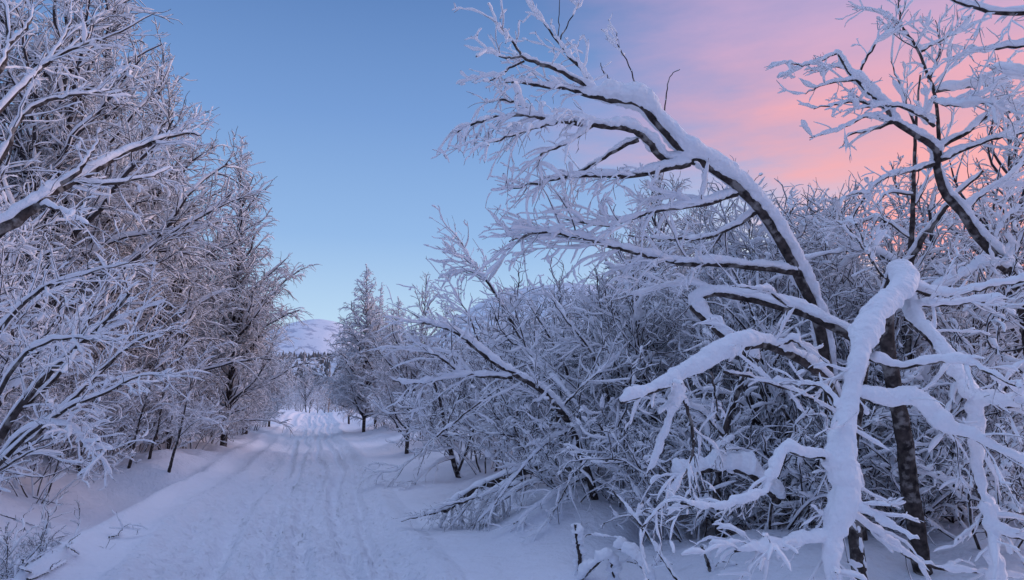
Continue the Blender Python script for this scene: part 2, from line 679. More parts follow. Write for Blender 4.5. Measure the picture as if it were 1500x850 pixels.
# ------------------------------------------------------------------ ground
PD = np.array([-0.247, 0.969])                      # the track runs this way
PN = np.array([0.969, 0.247])                       # and this is to its right
PC = np.array([-0.3, 0.0])


def fbm(x, y, f, seed, oct=4):
    r = np.random.default_rng(seed)
    out = np.zeros_like(x)
    amp = 1.0
    for _ in range(oct):
        for _ in range(3):
            a = r.random() * 2 * math.pi
            ff = f * (0.7 + 0.6 * r.random())
            out += amp * np.sin((x * math.cos(a) + y * math.sin(a)) * ff * 6.283 + r.random() * 6.283) / 3
        f *= 2.03
        amp *= 0.5
    return out


def sstep(x, a, b):
    t = np.clip((x - a) / (b - a), 0, 1)
    return t * t * (3 - 2 * t)


def uv_of(x, y):
    X, Y = x - PC[0], y - PC[1]
    return X * PN[0] + Y * PN[1], X * PD[0] + Y * PD[1]


def height_uv(u, v):
    x = PC[0] + u * PN[0] + v * PD[0]
    y = PC[1] + u * PN[1] + v * PD[1]
    far = sstep(v, 60, 130)
    amp = 1 - 0.3 * far
    u0 = u + 0.10 * np.sin(v * 0.21) + 0.06 * np.sin(v * 0.53 + 1)
    h = 0.06 * fbm(x, y, 0.10, 3) + 0.018 * fbm(x, y, 0.5, 4)
    out = np.maximum(np.abs(u0) - 2.0, 0)
    # the left side: roadbed edge, hollow, then a bank under the trees
    eL = -2.15 + 0.18 * fbm(x, y, 0.12, 8, 2)
    left = sstep(-u0, -eL - 0.05, -eL + 0.55)
    holl = left * (0.55 * (1 - sstep(v, 15.5, 20)) - 0.22 * sstep(v, 16.5, 21))
    bank = 0.95 * sstep(-u0, 3.0, 7.0)
    h = h - holl * (1 - 0.65 * sstep(-u0, 3.0, 5.5)) + bank * amp
    h += 0.16 * np.exp(-((u0 - eL + 0.02) / 0.20) ** 2) * sstep(v, 6, 8) * (1 - 0.5 * far)
    # wind-packed drift with a sharp lip
    h += 0.50 * np.exp(-((u0 + 3.3) / 0.8) ** 2) * sstep(v, 17.0, 17.7) * np.exp(-(np.maximum(v - 17.7, 0) / 2.6) ** 2)
    # the right side: soft mounds below the bushes
    h += 0.28 * sstep(u0, 2.0, 4.2) + 0.20 * sstep(u0, 1.9, 3.0) * fbm(x, y, 0.22, 9, 3)
    h += 0.25 * np.exp(-((u0 - 3.3) / 0.9) ** 2 - ((v - 8.9) / 1.3) ** 2)
    # lumps out of the track
    offp = sstep(np.abs(u0), 1.9, 3.2)
    h += offp * (0.07 * fbm(x, y, 0.45, 12, 3) + 0.022 * fbm(x, y, 1.6, 13, 3))
    # snowmobile ruts and footfalls
    core = 1 - sstep(np.abs(u0), 1.05, 1.5)
    h -= 0.10 * core
    h += 0.05 * np.exp(-((np.abs(u0 + 0.05 * np.sin(v * 0.7)) - 1.42) / 0.16) ** 2) * (1 + 0.5 * fbm(x, y, 0.9, 29, 3))
    rip = fbm(x, y, 0.25, 21, 2)
    for c, w, d in ((-0.62, 0.09, 0.095), (-0.22, 0.055, 0.075), (0.24, 0.08, 0.09), (0.70, 0.09, 0.115), (1.0, 0.05, 0.065)):
        cc = c + 0.06 * np.sin(v * 0.33 + c * 9) + 0.025 * np.sin(v * 0.9 + c * 4)
        h -= d * (0.8 + 0.3 * rip) * np.exp(-((u0 - cc) / (1.15 * w)) ** 4)
        h += 0.35 * d * np.exp(-((u0 - cc - 1.7 * w) / (0.7 * w)) ** 2)
    h += core * (0.022 * fbm(u * 1.6, v * 0.8, 1.3, 22, 4) + 0.014 * fbm(u, v, 3.2, 23, 2))
    h += core * (0.034 * fbm(u * 2.2, v * 0.10, 1.0, 26, 3) + 0.016 * np.maximum(fbm(u * 1.3, v * 1.1, 1.1, 27, 2), 0.25))
    chunk = fbm(u * 1.4, v * 0.9, 2.6, 28, 3)
    h += core * (1 - 0.75 * sstep(v, 10, 34)) * (0.09 * np.clip(chunk - 0.2, 0, 0.5) - 0.09 * np.clip(-chunk - 0.35, 0, 0.4))
    # boot prints down the middle and along the right rut
    for k in range(70):
        pv, pu = 5.0 + 0.37 * k + 0.06 * math.sin(k * 2.7), 0.02 + (0.11 if k % 2 else -0.11) + 0.05 * math.sin(k * 1.3)
        q = ((u0 - pu) / 0.065) ** 2 + ((v - pv) / 0.15) ** 2
        h -= 0.10 * np.exp(-q ** 2) - 0.012 * np.exp(-((np.sqrt(q) - 1.5) / 0.35) ** 2)
    # the track climbs a little and then drops away
    h += 0.5 * sstep(v, 45, 78) - 1.2 * sstep(v, 86, 130)
    return h


def ground_z(x, y):
    u, v = uv_of(np.array([x], float), np.array([y], float))
    return float(height_uv(u, v)[0])


HW = 1.62                                            # half width of the trodden strip
ucore = np.linspace(-HW, HW, 66)
uR = HW + np.cumsum(np.geomspace(0.05, 120, 110))
uL = -HW - np.cumsum(np.geomspace(0.05, 120, 110))
US = np.concatenate([uL[::-1], ucore, uR])
VS = np.concatenate([-np.cumsum(np.geomspace(0.1, 60, 24))[::-1] + 3.0, 3.0 + np.cumsum(np.geomspace(0.035, 0.6, 330))])
VS = np.concatenate([VS, VS[-1] + np.cumsum(np.geomspace(0.6, 400, 70))])
UU, VV = np.meshgrid(US, VS)
HH = height_uv(UU, VV)
GX = PC[0] + UU * PN[0] + VV * PD[0]
GY = PC[1] + UU * PN[1] + VV * PD[1]
gv = np.stack([GX, GY, HH], -1)
nu = len(US)
i0, i1 = len(uL), len(uL) + len(ucore) - 1


def strip(name, mat, cols):
    b = Bag()
    for c0, c1 in cols:
        sub = gv[:, c0:c1 + 1]
        n, m = sub.shape[:2]
        ii = np.arange(n - 1)[:, None] * m + np.arange(m - 1)[None]
        q = np.stack([ii, ii + 1, ii + 1 + m, ii + m], -1).reshape(-1, 4)
        b.add((sub.reshape(-1, 3), q))
    return b.obj(name, mat)


g = strip('snow_ground', M_GROUND, [(0, i0), (i1, nu - 1)])
tag(g, 'deep untouched snow on both sides of the track', 'ground', None, 'structure')
g = strip('path', M_PATH, [(i0, i1)])
tag(g, 'snow-packed track with snowmobile ruts running away between the trees', 'path', None, 'structure')

# ------------------------------------------------------------------ hills


def hill(name, az_px, dist, fn, size, n, mat, label, kind='structure'):
    cx, cy = (az_px - 750) / F * dist, dist
    a = np.linspace(-size, size, n)
    X, Y = np.meshgrid(a, a)
    Z = fn(X, Y)
    v = np.stack([X, Y, Z], -1).reshape(-1, 3)
    ii = np.arange(n - 1)[:, None] * n + np.arange(n - 1)[None]
    q = np.stack([ii, ii + 1, ii + 1 + n, ii + n], -1).reshape(-1, 4)
    o = Bag().add((v, q)).obj(name, mat)
    o.location = (cx, cy, -4)
    return tag(o, label, 'hill', None, kind)


def hill_mat(name, forest):
    m, nt, b = material(name)
    b.inputs['Roughness'].default_value = 0.8
    t = nt.nodes.new('ShaderNodeTexCoord')
    n = nt.nodes.new('ShaderNodeTexNoise')
    nt.links.new(t.outputs['Object'], n.inputs['Vector'])
    n.inputs['Scale'].default_value = 0.02
    n.inputs['Detail'].default_value = 9
    n.inputs['Roughness'].default_value = 0.65
    r = nt.nodes.new('ShaderNodeValToRGB')
    nt.links.new(n.outputs[0], r.inputs[0])
    r.color_ramp.elements[0].position = forest[0]
    r.color_ramp.elements[0].color = forest[2]
    r.color_ramp.elements[1].position = forest[1]
    r.color_ramp.elements[1].color = (0.79, 0.845, 0.92, 1)
    nt.links.new(r.outputs[0], b.inputs['Base Color'])
    bp = nt.nodes.new('ShaderNodeBump')
    bp.inputs['Strength'].default_value = 0.5
    bp.inputs['Distance'].default_value = 6
    nt.links.new(n.outputs[0], bp.inputs['Height'])
    nt.links.new(bp.outputs[0], b.inputs['Normal'])
    return m


M_HILL = hill_mat('far_snow', (0.40, 0.47, (0.46, 0.51, 0.62, 1)))
M_HILL2 = hill_mat('scrub_hillside', (0.34, 0.50, (0.30, 0.31, 0.37, 1)))
hill('mountain', 461, 3000, lambda X, Y: 290 * np.exp(-((X * X * 0.8 + Y * Y * 0.3) / 300 ** 2)) + 70 * np.exp(-(((X - 330) ** 2 + Y * Y) / 400 ** 2))
     + 75 * np.exp(-((X * X * 0.25 + (Y + 500) ** 2) / 330 ** 2)) + 5 * fbm(X, Y, 0.003, 31, 5), 1500, 180, M_HILL,
     'rounded white mountain at the far end of the track')
hill('hillside', 815, 1500, lambda X, Y: 206 * np.exp(-(np.sqrt((X * 0.85) ** 2 + (Y * 0.4) ** 2) / 262) ** 4) - 16 * sstep(-X, 40, 200)
     + 5 * fbm(X, Y, 0.004, 33, 5), 900, 160, M_HILL2, 'broad snowy hill rising behind the right thicket')
hill('ridge', 440, 700, lambda X, Y: 47 * np.exp(-(np.abs(Y) / 160) ** 2) * np.exp(-(np.abs(X) / 330) ** 4) + 2 * fbm(X, Y, 0.01, 35, 4), 450, 100,
     M_HILL2, 'low wooded ridge below the white mountain')

# ------------------------------------------------------------------ prototypes
B = {}
B['b0'] = make_birch(10.2, 0.24, 2.5, 0.10, 1.1, tk=1.2, wob=0.012, lean=0.06, pw=0.95)
B['b1'] = make_birch(9.0, 0.23, 1.5, 0.12, 1.0, tk=1.25, wob=0.018, t_ang=0.78)
B['n0'] = make_birch(9.3, 0.27, 2.4, 0.10, 1.4, tk=1.5, wob=0.010, pw=0.95)
B['n1'] = make_birch(8.4, 0.24, 2.0, 0.12, 1.5, tk=1.5, wob=0.012, pw=1.1)
B['b2'] = make_birch(8.0, 0.31, 1.1, 0.04, 1.25, lean=0.06, t_ang=0.68, first=0.14)
B['b3'] = make_birch(7.0, 0.33, 1.1, 0.04, 1.3, lean=0.08, t_ang=0.72, first=0.12)
B['b4'] = make_birch(6.0, 0.33, 1.1, 0.04, 1.3, lean=-0.05, t_ang=0.72, first=0.10)
B['brown'] = make_birch(7.0, 0.28, 1.0, 0.05, 0.4, bark=M_BROWN, fine=0.8)
B['s0'] = make_shrub(3.3, 8, 0.55, 0.10, 1.05, 1.0)
B['s1'] = make_shrub(3.8, 7, 0.45, 0.13, 1.05, 1.1)
B['s2'] = make_shrub(3.0, 9, 0.75, 0.10, 1.10, 1.1)
B['s3'] = make_shrub(4.4, 6, 0.40, 0.12, 1.0, 1.2)
B['s4'] = make_shrub(2.4, 9, 0.65, 0.06, 1.2, 0.9)
B['s5'] = make_shrub(2.0, 8, 0.9, 0.10, 1.25, 1.0)
B['f0'] = make_shrub(4.2, 6, 0.45, 0.09, 0.9, 1.3, stems_apart=False, name='shrub', fine=0.8)
B['f1'] = make_shrub(5.0, 5, 0.40, 0.09, 0.8, 1.4, stems_apart=False, name='shrub', fine=0.8)
USED = set()


def place(key, x, y, rz=None, sc=1.0, label=None, cat='tree', group=None, tilt=(0, 0)):
    if key in USED:
        o = copy_tree(B[key])
    else:
        USED.add(key)
        o = B[key]
    o.location = (x, y, ground_z(x, y) - 0.02)
    o.rotation_euler = (tilt[0], tilt[1], rng.random() * 6.28 if rz is None else rz)
    o.scale = (sc, sc, sc)
    for k in ('label', 'category', 'group'):
        if k in o:
            del o[k]
    return tag(o, label, cat, group)


def at(px, d):
    return (px - 750) / F * (d * CP), d


# ---- the left side ---------------------------------------------------------------------
x, y = at(330, 24); place('b0', x, y, 0.0, 1.01, 'tall slender birch with pointed crown, tallest against open sky on the left', 'tree')
x, y = at(252, 20); place('b1', x, y, 1.4, 0.88, 'thin birch spire just left of the tallest pointed birch', 'tree')
GL = 'birches lining the left of the track'
left = [('b2', 190, 20.0, 1.42, 'leaning birch with wide crown whose tip stands left of the two spires'),
        ('b1', 125, 17.5, 1.30, 'tall birch behind the left thicket with top cut by the picture edge'),
        ('b2', 25, 15.0, 1.55, 'big spreading birch in the upper left corner'),
        ('b3', 215, 22.0, 1.15, 'medium birch filling the gap below the thin spire'),
        ('b3', 362, 33, 0.98, 'rounded birch beside the track nearest the white mountain on the left'),
        ('b4', 396, 44, 1.0, 'small birch at the end of the left row below the white mountain'),
        ('b4', 335, 30, 1.0, 'bushy birch just right of the tallest pointed birch'),
        ('b3', 150, 22, 1.5, 'birch standing deeper in the left wood behind the leaning one'),
        ('b0', 80, 22, 1.2, 'straight birch deep in the left wood, top hidden by twigs'),
        ('b2', -70, 15, 1.4, 'birch half outside the left picture edge')]
for k, px, d, sc, lb in left:
    x, y = at(px, d)
    place(k, x, y, None, sc, lb, 'tree', GL)
words_ = ['first', 'second', 'third', 'fourth', 'fifth', 'sixth', 'seventh', 'eighth', 'ninth', 'tenth', 'eleventh', 'twelfth', 'thirteenth', 'fourteenth']
GLS = 'snow-laden bushes along the left bank'
lb2 = [('s0', 95, 20, 1.2), ('s3', 10, 18, 1.2), ('s1', 60, 21, 1.3), ('s0', 205, 23.5, 1.1), ('s1', 140, 24, 1.3), ('s3', 215, 27, 1.1), ('s1', 255, 31, 1.2), ('s0', 285, 35, 1.3), ('s3', -40, 16, 1.2),
       ('s4', 110, 17.4, 1.0), ('s4', 30, 15.0, 0.9), ('s4', 310, 36, 1.1), ('s4', 340, 44, 1.2), ('s4', 318, 28.6, 0.9), ('s4', 350, 31.6, 0.9), ('s4', 386, 42.5, 1.1), ('s3', 110, 27, 1.3), ('s1', 160, 29, 1.4), ('s3', 60, 25, 1.4), ('s1', 20, 22, 1.3), ('s1', 200, 33, 1.4)]
lb_ = [('s1', -75, 9.8, 0.9), ('s3', -70, 12.5, 1.0), ('s1', -20, 14.8, 1.0), ('s0', 42, 17.0, 0.95), ('s4', 85, 18.5, 1.1), ('s0', 128, 19.5, 1.0), ('s4', 185, 20.0, 1.0),
       ('s0', 160, 22, 1.1), ('s4', 232, 23.0, 1.05), ('s0', 246, 26, 0.95), ('s4', 282, 30, 1.15), ('s4', 318, 38, 1.2), ('s0', 345, 46, 1.1),
       ('s0', 382, 60, 1.1)]
for n, (k, px, d, sc) in enumerate(lb_):
    x, y = at(px, d)
    place(k, x, y, None, sc, 'snow-laden bush on the left bank, %s from the camera along the row' % words_[n], 'shrub', GLS)
for k, px, d, sc in lb2:
    x, y = at(px, d)
    place(k, x, y, None, sc, 'snowy bush crowding just behind the front row on the left bank', 'shrub', 'bushes just behind the front row on the left')
for px, d, sc, lb in [(8, 8.1, 0.55, 'low snow-buried bush at the bottom left corner'), (52, 9.3, 0.42, 'small snow-buried bush in the hollow right of the corner one')]:
    x, y = at(px, d)
    place('s5', x, y, None, sc, lb, 'shrub')
for px, d, sc in [(65, 13.4, 0.75), (118, 15.8, 0.8), (165, 16.8, 0.8), (208, 17.8, 0.75), (250, 19.2, 0.75), (283, 21.8, 0.8), (308, 25.2, 0.8), (330, 28.8, 0.8), (356, 34, 0.85), (372, 38, 0.9)]:
    x, y = at(px, d)
    place('s4', x, y, None, sc, 'low frosted bush hiding the stem bases along the left bank', 'shrub', 'low bushes along the foot of the left row')
GLW = 'trees and bushes deep in the left wood'
for n in range(34):
    v = 10 + 80 * rng.random() ** 1.3
    u = -(6.5 + 2 + 18 * rng.random() ** 1.2)
    k = ['f0', 'f1', 'b4', 'b3', 'f1', 'b2'][n % 6]
    q = PC + u * PN + v * PD
    place(k, q[0], q[1], None, 0.85 + 0.4 * rng.random(), 'snowy leafless tree or bush in the wood behind the left row', 'tree', GLW)

# ---- the right side --------------------------------------------------------------------
x, y = at(534, 40); place('n0', x, y, 2.0, 0.97, 'dense narrow birch right of the track end, beside the white mountain', 'tree')
x, y = at(562, 46); place('n1', x, y, 0.9, 0.86, 'birch close behind the dense narrow one, darker trunk', 'tree')
for k_, px, d, sc, lb in [('n1', 551, 42.5, 1.0, 'slim frosted birch touching the dense narrow birch on its right'), ('n0', 583, 38, 0.72, 'short slim birch where the right thicket begins'),
                          ('n1', 512, 52, 0.80, 'small birch left of the dense narrow one, nearest the white mountain')]:
    x, y = at(px, d)
    place(k_, x, y, None, sc, lb, 'tree')
x, y = at(597, 23); place('b4', x, y, 3.0, 0.92, 'open-crowned young birch between the narrow birch and the hill', 'tree')
x, y = at(960, 14); place('b3', x, y, 1.0, 0.88, 'upright birch standing behind the great leaning tree', 'tree')
x, y = at(1345, 11.5); place('b4', x, y, 1.0, 0.86, 'upright young birch seen behind the broken birch on the right', 'tree')
x, y = at(1470, 10.5); place('b3', x, y, 0.2, 0.86, 'thick-twigged birch filling the right picture edge', 'tree')
GRS = 'snow-laden bushes at the front of the right thicket'
rb_ = [('s4', 568, 41, 1.1), ('s4', 592, 34, 1.1), ('s4', 618, 27, 1.0), ('s0', 662, 23, 0.85), ('s4', 690, 17.5, 1.05), ('s4', 715, 15.5, 0.95), ('s4', 770, 13.5, 0.95),
       ('s4', 830, 11.6, 0.95), ('s0', 900, 11.0, 0.8), ('s0', 985, 10.2, 0.85), ('s3', 1065, 10.0, 0.72), ('s1', 1150, 9.2, 0.8), ('s3', 1235, 9.6, 0.75), ('s0', 1320, 8.8, 0.8)]
for n, (k, px, d, sc) in enumerate(rb_):
    x, y = at(px, d)
    place(k, x, y, None, sc, 'snow-laden bush fronting the right thicket, %s counted from the far end' % words_[n], 'shrub', GRS)
for k, px, d, sc, lb in [('s2', 1420, 8.6, 0.85, 'snow-laden bush low at the right picture edge'), ('s5', 1130, 7.4, 0.8, 'low snow-buried bush under the great leaning trunk'),
                         ('s5', 1300, 7.2, 0.8, 'low snow-buried bush between the dark trunks'), ('s5', 900, 9.2, 0.85, 'low snow-buried bush under the arching stem'),
                         ('s5', 1440, 6.4, 0.7, 'low snow-buried bush in the bottom right corner'), ('s5', 1010, 7.9, 0.7, 'low snow-buried bush below the horizontal snowy log')]:
    x, y = at(px, d)
    place(k, x, y, None, sc, lb, 'shrub', GRS)
for n, (k, px, d, sc) in enumerate([('s3', 1010, 12.5, 0.92), ('s3', 1090, 13.5, 1.0), ('s1', 1150, 12.2, 1.1), ('s3', 1210, 13.0, 1.05), ('s1', 1265, 11.6, 1.08), ('s3', 1380, 14.0, 1.0),
                                  ('s3', 1470, 12.8, 1.0), ('s1', 940, 12.8, 1.0), ('s1', 870, 13.6, 0.9)]):
    x, y = at(px, d)
    place(k, x, y, None, sc * 0.66, 'tall snowy bush behind the leaning and broken birches, twigs reaching up against the glow', 'shrub', 'tall bushes behind the leaning birch')
GRW = 'trees and bushes deep in the right thicket'
for n in range(44):
    d = 12 + 40 * rng.random() ** 1.4
    px = 690 + 900 * rng.random() - 110 * (d > 22) * rng.random()
    x, y = at(px, d)
    u, v = uv_of(x, y)
    if u < 5:
        continue
    k = ['f0', 's0', 'f1', 's1', 'b4', 'f0', 's3'][n % 7]
    if px < 880:
        k = ['s0', 's2', 's4'][n % 3]
    sc = (0.8 + 0.25 * rng.random()) * (0.9 if d < 16 else 1.0)
    place(k, x, y, None, sc, 'snowy leafless bush in the mass of the right thicket', 'tree', GRW)
GFE = 'trees closing the far end of the track'
for n in range(46):
    d = 78 + 110 * rng.random()
    px = 400 + 210 * rng.random()
    x, y = at(px, d)
    u, v = uv_of(x, y)
    if (abs(u) < 3.2 and v < 105) or (462 < px < 502 and d < 97):
        continue
    place(['f1', 'b4', 'f0', 'b3', 'f1'][n % 5], x, y, None, 0.8 + 0.35 * rng.random(), 'frosted tree closing the view at the far end of the track', 'tree', GFE)
x, y = at(481, 92); place('brown', x, y, 0.3, 0.85, 'brown snow-free tree, coloured as if catching last light, at the far end of the track', 'tree')

# ---- far woods on the ridge: one mass ---------------------------------------------------
wb = Bag()
n = 8000
fx = (440 - 750) / F * 700 + (rng.random(n) * 2 - 1) * 330
fy = 700 + (rng.random(n) * 2 - 1.15) * 190
fz = 47 * np.exp(-(np.abs(fy - 700) / 160) ** 2) * np.exp(-(np.abs(fx - (440 - 750) / F * 700) / 330) ** 4) - 5
hh = 3 + 5 * rng.random(n) ** 1.5
P = np.stack([np.stack([fx, fy, fz], 1) + np.stack([0 * hh, 0 * hh, hh * t], 1) for t in (0, 0.15, 0.5, 1)], 1)
R = hh[:, None] * np.array([[0.04, 0.24, 0.17, 0.01]])
wb.add(bark_tube(P, R, 6, 0.3))
tag(wb.obj('distant_wood', M_FAR), 'dark distant wood covering the low ridge', 'wood', None, 'stuff')

# ------------------------------------------------------------------ traced trees on the right
D = 7.0
leaning = traced('leaning_birch',
    [(1243, 875, 7.3), (1232, 760, 7.3), (1222, 640, 7.25), (1211, 540, 7.2), (1196, 465, 7.1), (1160, 385, 7.0), (1125, 325, 6.9), (1090, 282, 6.8), (1045, 248, 6.7),
     (1003, 222, 6.6), (965, 184, 6.55), (938, 153, 6.5), (905, 147, 6.45), (872, 138, 6.4)],
    [dict(pts=[(876, 142, 6.4), (858, 111, 6.5), (834, 81, 6.6), (816, 60, 6.7), (792, 27, 6.8), (782, 15, 6.85)], r0=0.018, r1=0.005, snow=[0.025, 0.006], d=1.7, tl=0.36),
     dict(pts=[(905, 147, 6.45), (860, 140, 6.4), (831, 130, 6.4), (792, 126, 6.3), (759, 120, 6.25), (735, 122, 6.2)], r0=0.025, r1=0.006, snow=[0.04, 0.012], d=2.1, tl=0.36, droop=0.2),
     dict(pts=[(870, 132, 6.4), (819, 103, 6.3), (774, 88, 6.2), (762, 78, 6.2), (738, 46, 6.1), (724, 32, 6.1)], r0=0.018, r1=0.005, snow=[0.028, 0.008], d=2.0, tl=0.36),
     dict(pts=[(766, 82, 6.2), (740, 84, 6.1), (711, 74, 6.0)], r0=0.009, r1=0.004, snow=[0.02, 0.01], d=1.6, tl=0.35),
     dict(pts=[(768, 90, 6.2), (740, 105, 6.1), (715, 120, 6.0)], r0=0.009, r1=0.004, snow=[0.02, 0.01], d=1.6, tl=0.35),
     dict(pts=[(1018, 236, 6.65), (972, 233, 6.6), (952, 210, 6.5), (930, 192, 6.4), (900, 186, 6.3), (870, 184, 6.2), (816, 178, 6.1), (789, 172, 6.05), (762, 169, 6.0), (732, 172, 5.95), (692, 181, 5.9), (670, 194, 5.85)],
          r0=0.035, r1=0.006, snow=[0.045, 0.045, 0.03, 0.02], d=2.4, tl=0.36, droop=0.30, up=0.0, t0=0.4),
     dict(pts=[(790, 172, 6.05), (765, 155, 6.2), (735, 147, 6.3), (705, 150, 6.4)], r0=0.012, r1=0.004, snow=[0.025, 0.012], d=1.8, tl=0.4, droop=0.2),
     dict(pts=[(820, 178, 6.1), (775, 190, 5.9), (735, 205, 5.7), (705, 212, 5.6)], r0=0.012, r1=0.004, snow=[0.025, 0.012], d=1.8, tl=0.4, droop=0.25),
     dict(pts=[(870, 184, 6.2), (830, 210, 6.0), (795, 225, 5.9), (790, 240, 5.9)], r0=0.012, r1=0.004, snow=[0.02, 0.01], d=1.6, tl=0.4, droop=0.25),
     dict(pts=[(1010, 240, 6.6), (960, 252, 6.5), (910, 258, 6.3), (850, 257, 6.2), (800, 266, 6.1), (752, 276, 6.0)], r0=0.028, r1=0.006, snow=[0.04, 0.015], d=2.4, tl=0.36, droop=0.25, t0=0.25),
     dict(pts=[(935, 205, 6.5), (900, 222, 6.6), (865, 245, 6.7), (825, 262, 6.7)], r0=0.02, r1=0.006, snow=[0.035, 0.012], d=2.2, tl=0.36, droop=0.2),
     dict(pts=[(1170, 400, 7.0), (1085, 390, 6.8), (1000, 385, 6.6), (915, 367, 6.4), (835, 345, 6.3), (790, 341, 6.2), (746, 354, 6.1)], r0=0.03, r1=0.006, snow=[0.04, 0.018], d=2.1, tl=0.6, droop=0.15, t0=0.2),
     dict(pts=[(1080, 285, 6.8), (1030, 300, 6.6), (960, 310, 6.5), (890, 330, 6.4), (830, 322, 6.3)], r0=0.022, r1=0.005, snow=[0.035, 0.012], d=2.2, tl=0.55, droop=0.2),
     dict(pts=[(1110, 310, 6.9), (1050, 345, 7.1), (985, 350, 7.3), (920, 345, 7.4)], r0=0.02, r1=0.005, snow=[0.03, 0.012], d=2.2, tl=0.55, droop=0.2),
     dict(pts=[(972, 172, 6.55), (978, 130, 6.5), (982, 112, 6.5), (996, 102, 6.5)], r0=0.006, r1=0.003, snow=0.001, d=0, jit=0.003),
     dict(pts=[(933, 145, 6.5), (925, 105, 6.5), (905, 65, 6.5), (904, 48, 6.5)], r0=0.007, r1=0.003, snow=0.002, d=0.5, tl=0.18, jit=0.004),
     dict(pts=[(928, 130, 6.5), (905, 122, 6.5), (885, 108, 6.5), (880, 92, 6.5)], r0=0.007, r1=0.003, snow=0.012, d=2.0, tl=0.15),
     dict(pts=[(817, 60, 6.7), (819, 30, 6.7), (820, -6, 6.7)], r0=0.005, r1=0.003, snow=0.001, d=0, jit=0.003),
     dict(pts=[(818, 62, 6.7), (835, 30, 6.7), (848, 5, 6.7)], r0=0.007, r1=0.003, snow=0.008, d=2.0, tl=0.3),
     dict(pts=[(1095, 285, 6.8), (1108, 262, 6.8), (1118, 255, 6.8)], r0=0.004, r1=0.002, snow=0.001, d=0.8, tl=0.12)],
    trunk_r=(0.064, 0.022), trunk_snow=0.105, smin=0.52, fat=0.012)
tag(leaning, 'great birch bowed over to the left, heavy snow along its leaning trunk', 'tree')

